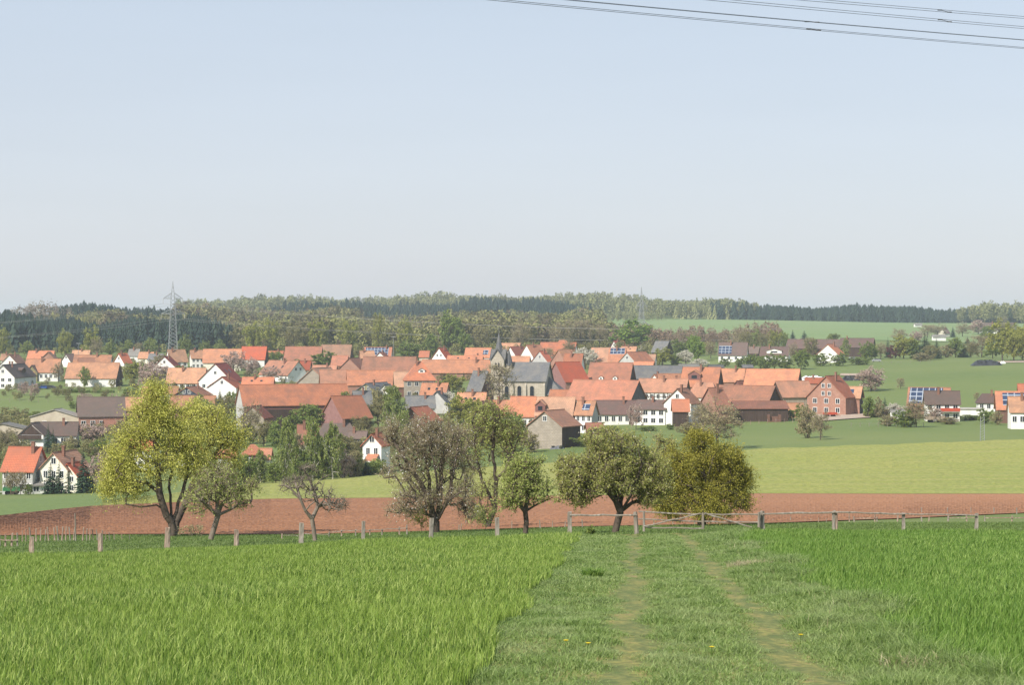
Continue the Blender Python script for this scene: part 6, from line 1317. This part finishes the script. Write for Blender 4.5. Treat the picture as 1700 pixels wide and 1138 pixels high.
for i, e in enumerate(e1[:-1]):
    w = ('lower', 'upper')[i < 2] if i < len(e1)-1 else 'earth'
    row = 'topmost' if i == len(e1)-1 else ('upper arm' if i < 4 else 'lower arm'); 
    sd_ = 'outer left|inner left|inner right|outer right'.split('|')
    nm_ = 'earth wire from the pylon tip' if i == len(e1)-1 else 'wire number'
    k = (i % 4); 
    cable('power_line', 'power line strand running left from %s of the left pylon' % (('the tip' if i == len(e1)-1 else '%s insulator %s' % (row, ('left inner', 'left end', 'right inner', 'right end')[k]))), [e, tuple(P(-420+i*3, 549 if i < (2 if len(e1) < 8 else 4) else 573, 900+i*5))], .06, 4, 'power lines of the left pylon')
    j = min(i, len(e2)-1)
    cable('power_line', 'power line strand running right from %s of the left pylon' % (('the tip' if i == len(e1)-1 else '%s insulator %s' % (row, ('left inner', 'left end', 'right inner', 'right end')[k]))), [e, tuple(P(1330+i*3, 546 if i < (2 if len(e1) < 8 else 4) else 562, 1180+i*5))], .065, 5, 'power lines of the left pylon')
# overhead line bundles crossing the upper right corner
def bundle(label, pa, Da, pb, Db, sep, xs, dy):
    a = P(*pa, Da); b = P(*pb, Db); d = (b-a); a = a-d*.25; b = b+d*.5
    o = empty('overhead_line', a); tag(o, label, 'power line', 'overhead line bundles in the upper right')
    L = (b-a).length; sg = L*L/60000
    f = lambda t: a.lerp(b, t)+Vector((0, 0, -4*sg*t*(1-t)))
    t0, t1 = .25/1.75, 1.25/1.75
    # lift so the curve passes through both picture points
    za = (4*sg*t0*(1-t0)+4*sg*t1*(1-t1))/2; a.z += za; b.z += za
    for k in range(2):
        off = Vector((0, 0, sep*(k-.5))); mb = MB(); prev = None
        for i in range(49):
            p = f(i/48)+off-a
            if prev is not None: mb.tube(prev, p, .017, .017, 4, cap=False)
            prev = p
        mb.build('strand', M['wire'], o)
    for x in xs:
        best = min((abs((CX+F*f(i/400).x/f(i/400).y)-x), i/400) for i in range(401))[1]; p = f(best)-a; mb = MB()
        mb.tube(p+Vector((-.25,0,sep/2)), p+Vector((.25,0,-sep/2)), .02, .02, 5); mb.tube(p+Vector((-.4,0,sep/2)), p+Vector((-.15,0,sep/2)), .035, .035, 5); mb.tube(p+Vector((.15,0,-sep/2)), p+Vector((.4,0,-sep/2)), .035, .035, 5); mb.build('spacer', M['wire'], o)
bundle('lowest twin overhead cable crossing the sky in the upper right corner', (850, 0), 95, (1700, 77), 128, .07, [1350], 0)
bundle('dark twin overhead cable just above the lowest one', (968, 0), 97, (1700, 64), 128, .03, [1347], 0)
bundle('third overhead cable pair from below, clearly double', (1208, 0), 103, (1700, 44.5), 124, .12, [1568], 0)
bundle('topmost overhead cable pair at the upper right corner', (1358, 0), 108, (1700, 28), 124, .12, [1568], 0)

# ---------------------------------------------------------------- small things
def place(x, yb, D=None):
    if D is None: D = solveD(x, lambda d: yb, 200)
    X = (x-CX)/F*D; return Vector((X, D, float(H(X, D))))
def car(x, yb, mat, label, rz, D=None):
    c = place(x, yb, D); o = empty('car', c, rz); tag(o, label, 'car')
    prof = [(-2.1,.35), (-2.1,.8), (-1.5,.95), (-.9,1.42), (.7,1.42), (1.3,.98), (2.05,.85), (2.1,.35)]; mb = MB()
    for k in range(len(prof)):
        p, q = prof[k], prof[(k+1) % len(prof)]; mb.poly([(p[0],-.85,p[1]), (q[0],-.85,q[1]), (q[0],.85,q[1]), (p[0],.85,p[1])])
    for y in (-.85, .85):
        for k in range(1, len(prof)-1): mb.poly([(prof[0][0],y,prof[0][1]), (prof[k][0],y,prof[k][1]), (prof[k+1][0],y,prof[k+1][1])])
    mb.build('body', M[mat], o); gb = MB()
    for y in (-.87, .87): gb.poly([(-1.35,y,.98), (1.15,y,.98), (.65,y,1.34), (-.85,y,1.34)])
    gb.build('side_window', M['glass'], o)
    for a in (-1.3, 1.3):
        for y in (-.8, .8): wb = MB(); wb.tube((a, y-.1, .32), (a, y+.1, .32), .32, .32, 12); wb.build('wheel', M['tyre'], o)
car(73, 638, 'carblue', 'bright blue car parked before the long orange-roofed farmhouse, far left', .1, 762)
car(84, 638, 'cardark', 'dark car parked right of the bright blue one', -.1, 762)
car(1415, 598, 'cargrey', 'small grey car parked near the dark balcony wall, rear right', .2)
car(1455, 601, 'cargrey', 'pale car parked under the round dark tree, rear right', -.1)
def trailer(x, yb, label, m1, D=None, w=5, hh=1.4):
    c = place(x, yb, D); o = empty('trailer', c, .15); tag(o, label, 'trailer'); mb = MB()
    mb.box(-w/2, w/2, -1.1, 1.1, .75, .9)
    for a in ((-w/2, w/2, -1.12, -1.05), (-w/2, w/2, 1.05, 1.12), (-w/2, -w/2+.07, -1.04, 1.04), (w/2-.07, w/2, -1.04, 1.04)): mb.box(a[0], a[1], a[2], a[3], .91, .91+hh*.6)
    mb.tube((w/2, 0, .7), (w/2+1.3, 0, .45), .07, .06, 5); mb.build('bed', M[m1], o)
    for a in (-w/4, w/4):
        for y in (-1, 1): wb = MB(); wb.tube((a, y-.13, .42), (a, y+.13, .42), .42, .42, 12); wb.build('wheel', M['tyre'], o)
trailer(1552, 702, 'wooden farm trailer on the grass before the red balcony house', 'planks')
trailer(20, 826, 'green farm trailer beside the red-roofed grey house', 'green_p', 380, 3.2, .8)
trailer(1378, 706, 'red farm machine trailer in the yard below the brick farmhouse', 'rust', 585, 3.6, .8)
def heap(x, yb, w, hgt, label, name='silage_heap', seed=0, mat='black', tyres=26, D=None, depth=.5):
    """low mound under plastic sheet with tyres"""
    c = place(x, yb, D); s = c.y/F; W = w*s/2; Hh = hgt*s; rng = np.random.default_rng(seed); nu, nv = 40, 16; a = np.linspace(-1, 1, nu); b = np.linspace(-1, 1, nv); A, B = np.meshgrid(a, b)
    Z = Hh*np.clip((1-A**4), 0, 1)*np.clip(1-B**2, 0, 1)**.8*(1+.12*np.sin(A*9+B*3)+rng.normal(0, .03, A.shape)); V = np.stack([A*W, B*W*depth, Z-.15], -1).reshape(-1, 3)
    i = (np.arange(nv-1)[:, None]*nu+np.arange(nu-1)[None]).ravel(); o = link(name, mesh_np(name, V, [np.stack([i, i+1, i+nu+1, i+nu], 1)], [M[mat]], smooth=True), None, c)
    tag(o, label, 'silage heap')
    for _ in range(tyres):
        mb = MB()
        u, v = rng.uniform(-.8, .8), rng.uniform(-.9, .2); z = Hh*(1-u**4)*(1-v*v)**.8-.1; p = Vector((u*W, v*W*depth, z)); mb.tube(p, p+Vector((0, 0, .22)), .36, .36, 8); mb.build('tyre', M['tyre'], o)
heap(1638, 607, 52, 9, 'black silage heap weighted with tyres on the green slope, right', seed=1, D=None)
heap(1415, 632, 40, 8, 'black silage heap behind the brick farmhouse', seed=2, tyres=20)
heap(1350, 631, 46, 7, 'white sheeted silage heap left of the black one, behind the brick farmhouse', seed=3, mat='frame', tyres=8)
heap(1665, 604, 10, 4, 'small white sheeted pile right of the black silage heap', seed=4, mat='frame', tyres=0)
heap(925, 746, 26, 6, 'grey sheeted woodpile in front of the grey stone barn', seed=5, mat='wire', tyres=3)
def lattice_pole():
    c = place(1631, 732); o = MB(); hh = 40*c.y/F
    for a in (-.45, .45): o.tube((a, 0, -.3), (a*.8, 0, hh), .07, .06, 5)
    for k in range(9): o.tube((-.45, 0, hh*k/9), (.45, 0, hh*(k+1)/9), .04, .04, 4)
    tag(o.build('lattice_pole', M['metal'], None, c), 'short pale lattice pole at the pasture edge, right', 'pole')
lattice_pole()
def lamp(x, ytop, D, label):
    X = (x-CX)/F*D; g = float(H(X, D)); z = -(ytop-HY)/F*D-g; o = empty('street_lamp', (X, D, g)); tag(o, label, 'street lamp')
    mb = MB(); mb.tube((0,0,-.2), (0,0,z), .12, .08, 6); mb.build('pole', M['metal'], o); mb = MB(); mb.box(-.9, .9, -.2, .2, z+.003, z+.25); mb.build('lamp_head', M['metal'], o)
lamp(130, 571, 960, 'tall street lamp rising over the roofs before the dark forest, left'); lamp(653, 560, 960, 'thin mast rising behind the solar-roofed house')
# garden fences of small pale stakes near the farm, and the greenhouse / crate on the pasture edge
def stakes(label, xs, row, D0=None, hgt=1.1, mat='postg', name='garden_fence'):
    c0 = place(xs[0], row(xs[0]), D0); o = empty(name, c0); tag(o, label, 'fence')
    prev = None
    for i, x in enumerate(xs):
        c = place(x, row(x), D0)-c0; mb = MB(); mb.tube(c+Vector((0,0,-.2)), c+Vector((0,0,hgt)), .07, .06, 5); mb.build('stake', M[mat], o)
        if prev is not None: mb = MB(); mb.tube(prev+Vector((0,0,hgt*.75)), c+Vector((0,0,hgt*.75)), .03, .03, 4); mb.build('rail', M[mat], o)
        prev = c
stakes('row of pale stakes along the garden right of the brick farmhouse', list(range(1413, 1536, 15)), lambda x: 709)
stakes('long thin fence across the green slope, rear right', list(range(1400, 1560, 16)), lambda x: 606-(x-1400)*.02, hgt=1.3)
stakes('dark pasture fence under the long white farmhouse', list(range(1120, 1330, 14)), lambda x: 713-(x-1120)*.06, hgt=1.1, mat='postb')
stakes('wire fence posts on the meadow below the long white barn', list(range(0, 130, 16)), lambda x: 668, hgt=1.2)
c = place(1248, 697); gh = empty('greenhouse', c, .2); tag(gh, 'tiny pale greenhouse on the pasture edge before the cattle shelter', 'greenhouse')
mb = MB()
for x in (-1.5, -.75, 0, .75, 1.5):
    mb.tube((x,-1.2,-.2), (x,-1.2,1.6), .05, .05, 4); mb.tube((x,-1.2,1.6), (x,0,2.4), .05, .05, 4); mb.tube((x,1.2,-.2), (x,1.2,1.6), .05, .05, 4); mb.tube((x,1.2,1.6), (x,0,2.4), .05, .05, 4)
mb.tube((-1.5,0,2.4), (1.5,0,2.4), .05, .05, 4); mb.build('frame', M['frame'], gh)
mb = MB(); mb.box(-1.45, 1.45, -1.15, 1.15, -.1, 1.55); mb.build('wall', M['palegrey'], gh)
c = place(1285, 701); mb = MB(); mb.box(-1.8, 1.8, -.9, .9, -.2, .25); mb.box(-1.8, -1.2, -.9, .9, .253, 2.0); mb.box(1.2, 1.8, -.9, .9, .253, 2.0); mb.box(-1.19, 1.19, -.2, .2, .253, 1.5)
tag(mb.build('hay_rack', M['brwood'], None, c), 'red hay rack on the pasture before the cattle shelter', 'hay rack')
# ---------------------------------------------------------------- haze
hz, hn, hl = newmat('haze')
pv = hn.new('ShaderNodeVolumePrincipled'); pv.inputs['Color'].default_value = (.78, .86, 1.0, 1); pv.inputs['Density'].default_value = HAZE; pv.inputs['Anisotropy'].default_value = .2
ho = hn.new('ShaderNodeOutputMaterial'); hl.new(pv.outputs[0], ho.inputs['Volume'])
mb = MB(); mb.box(-3100, 3100, -60, 7100, -80, 62); hob = mb.build('haze', hz); tag(hob, 'thin pale haze over the whole valley', 'haze', kind='stuff')
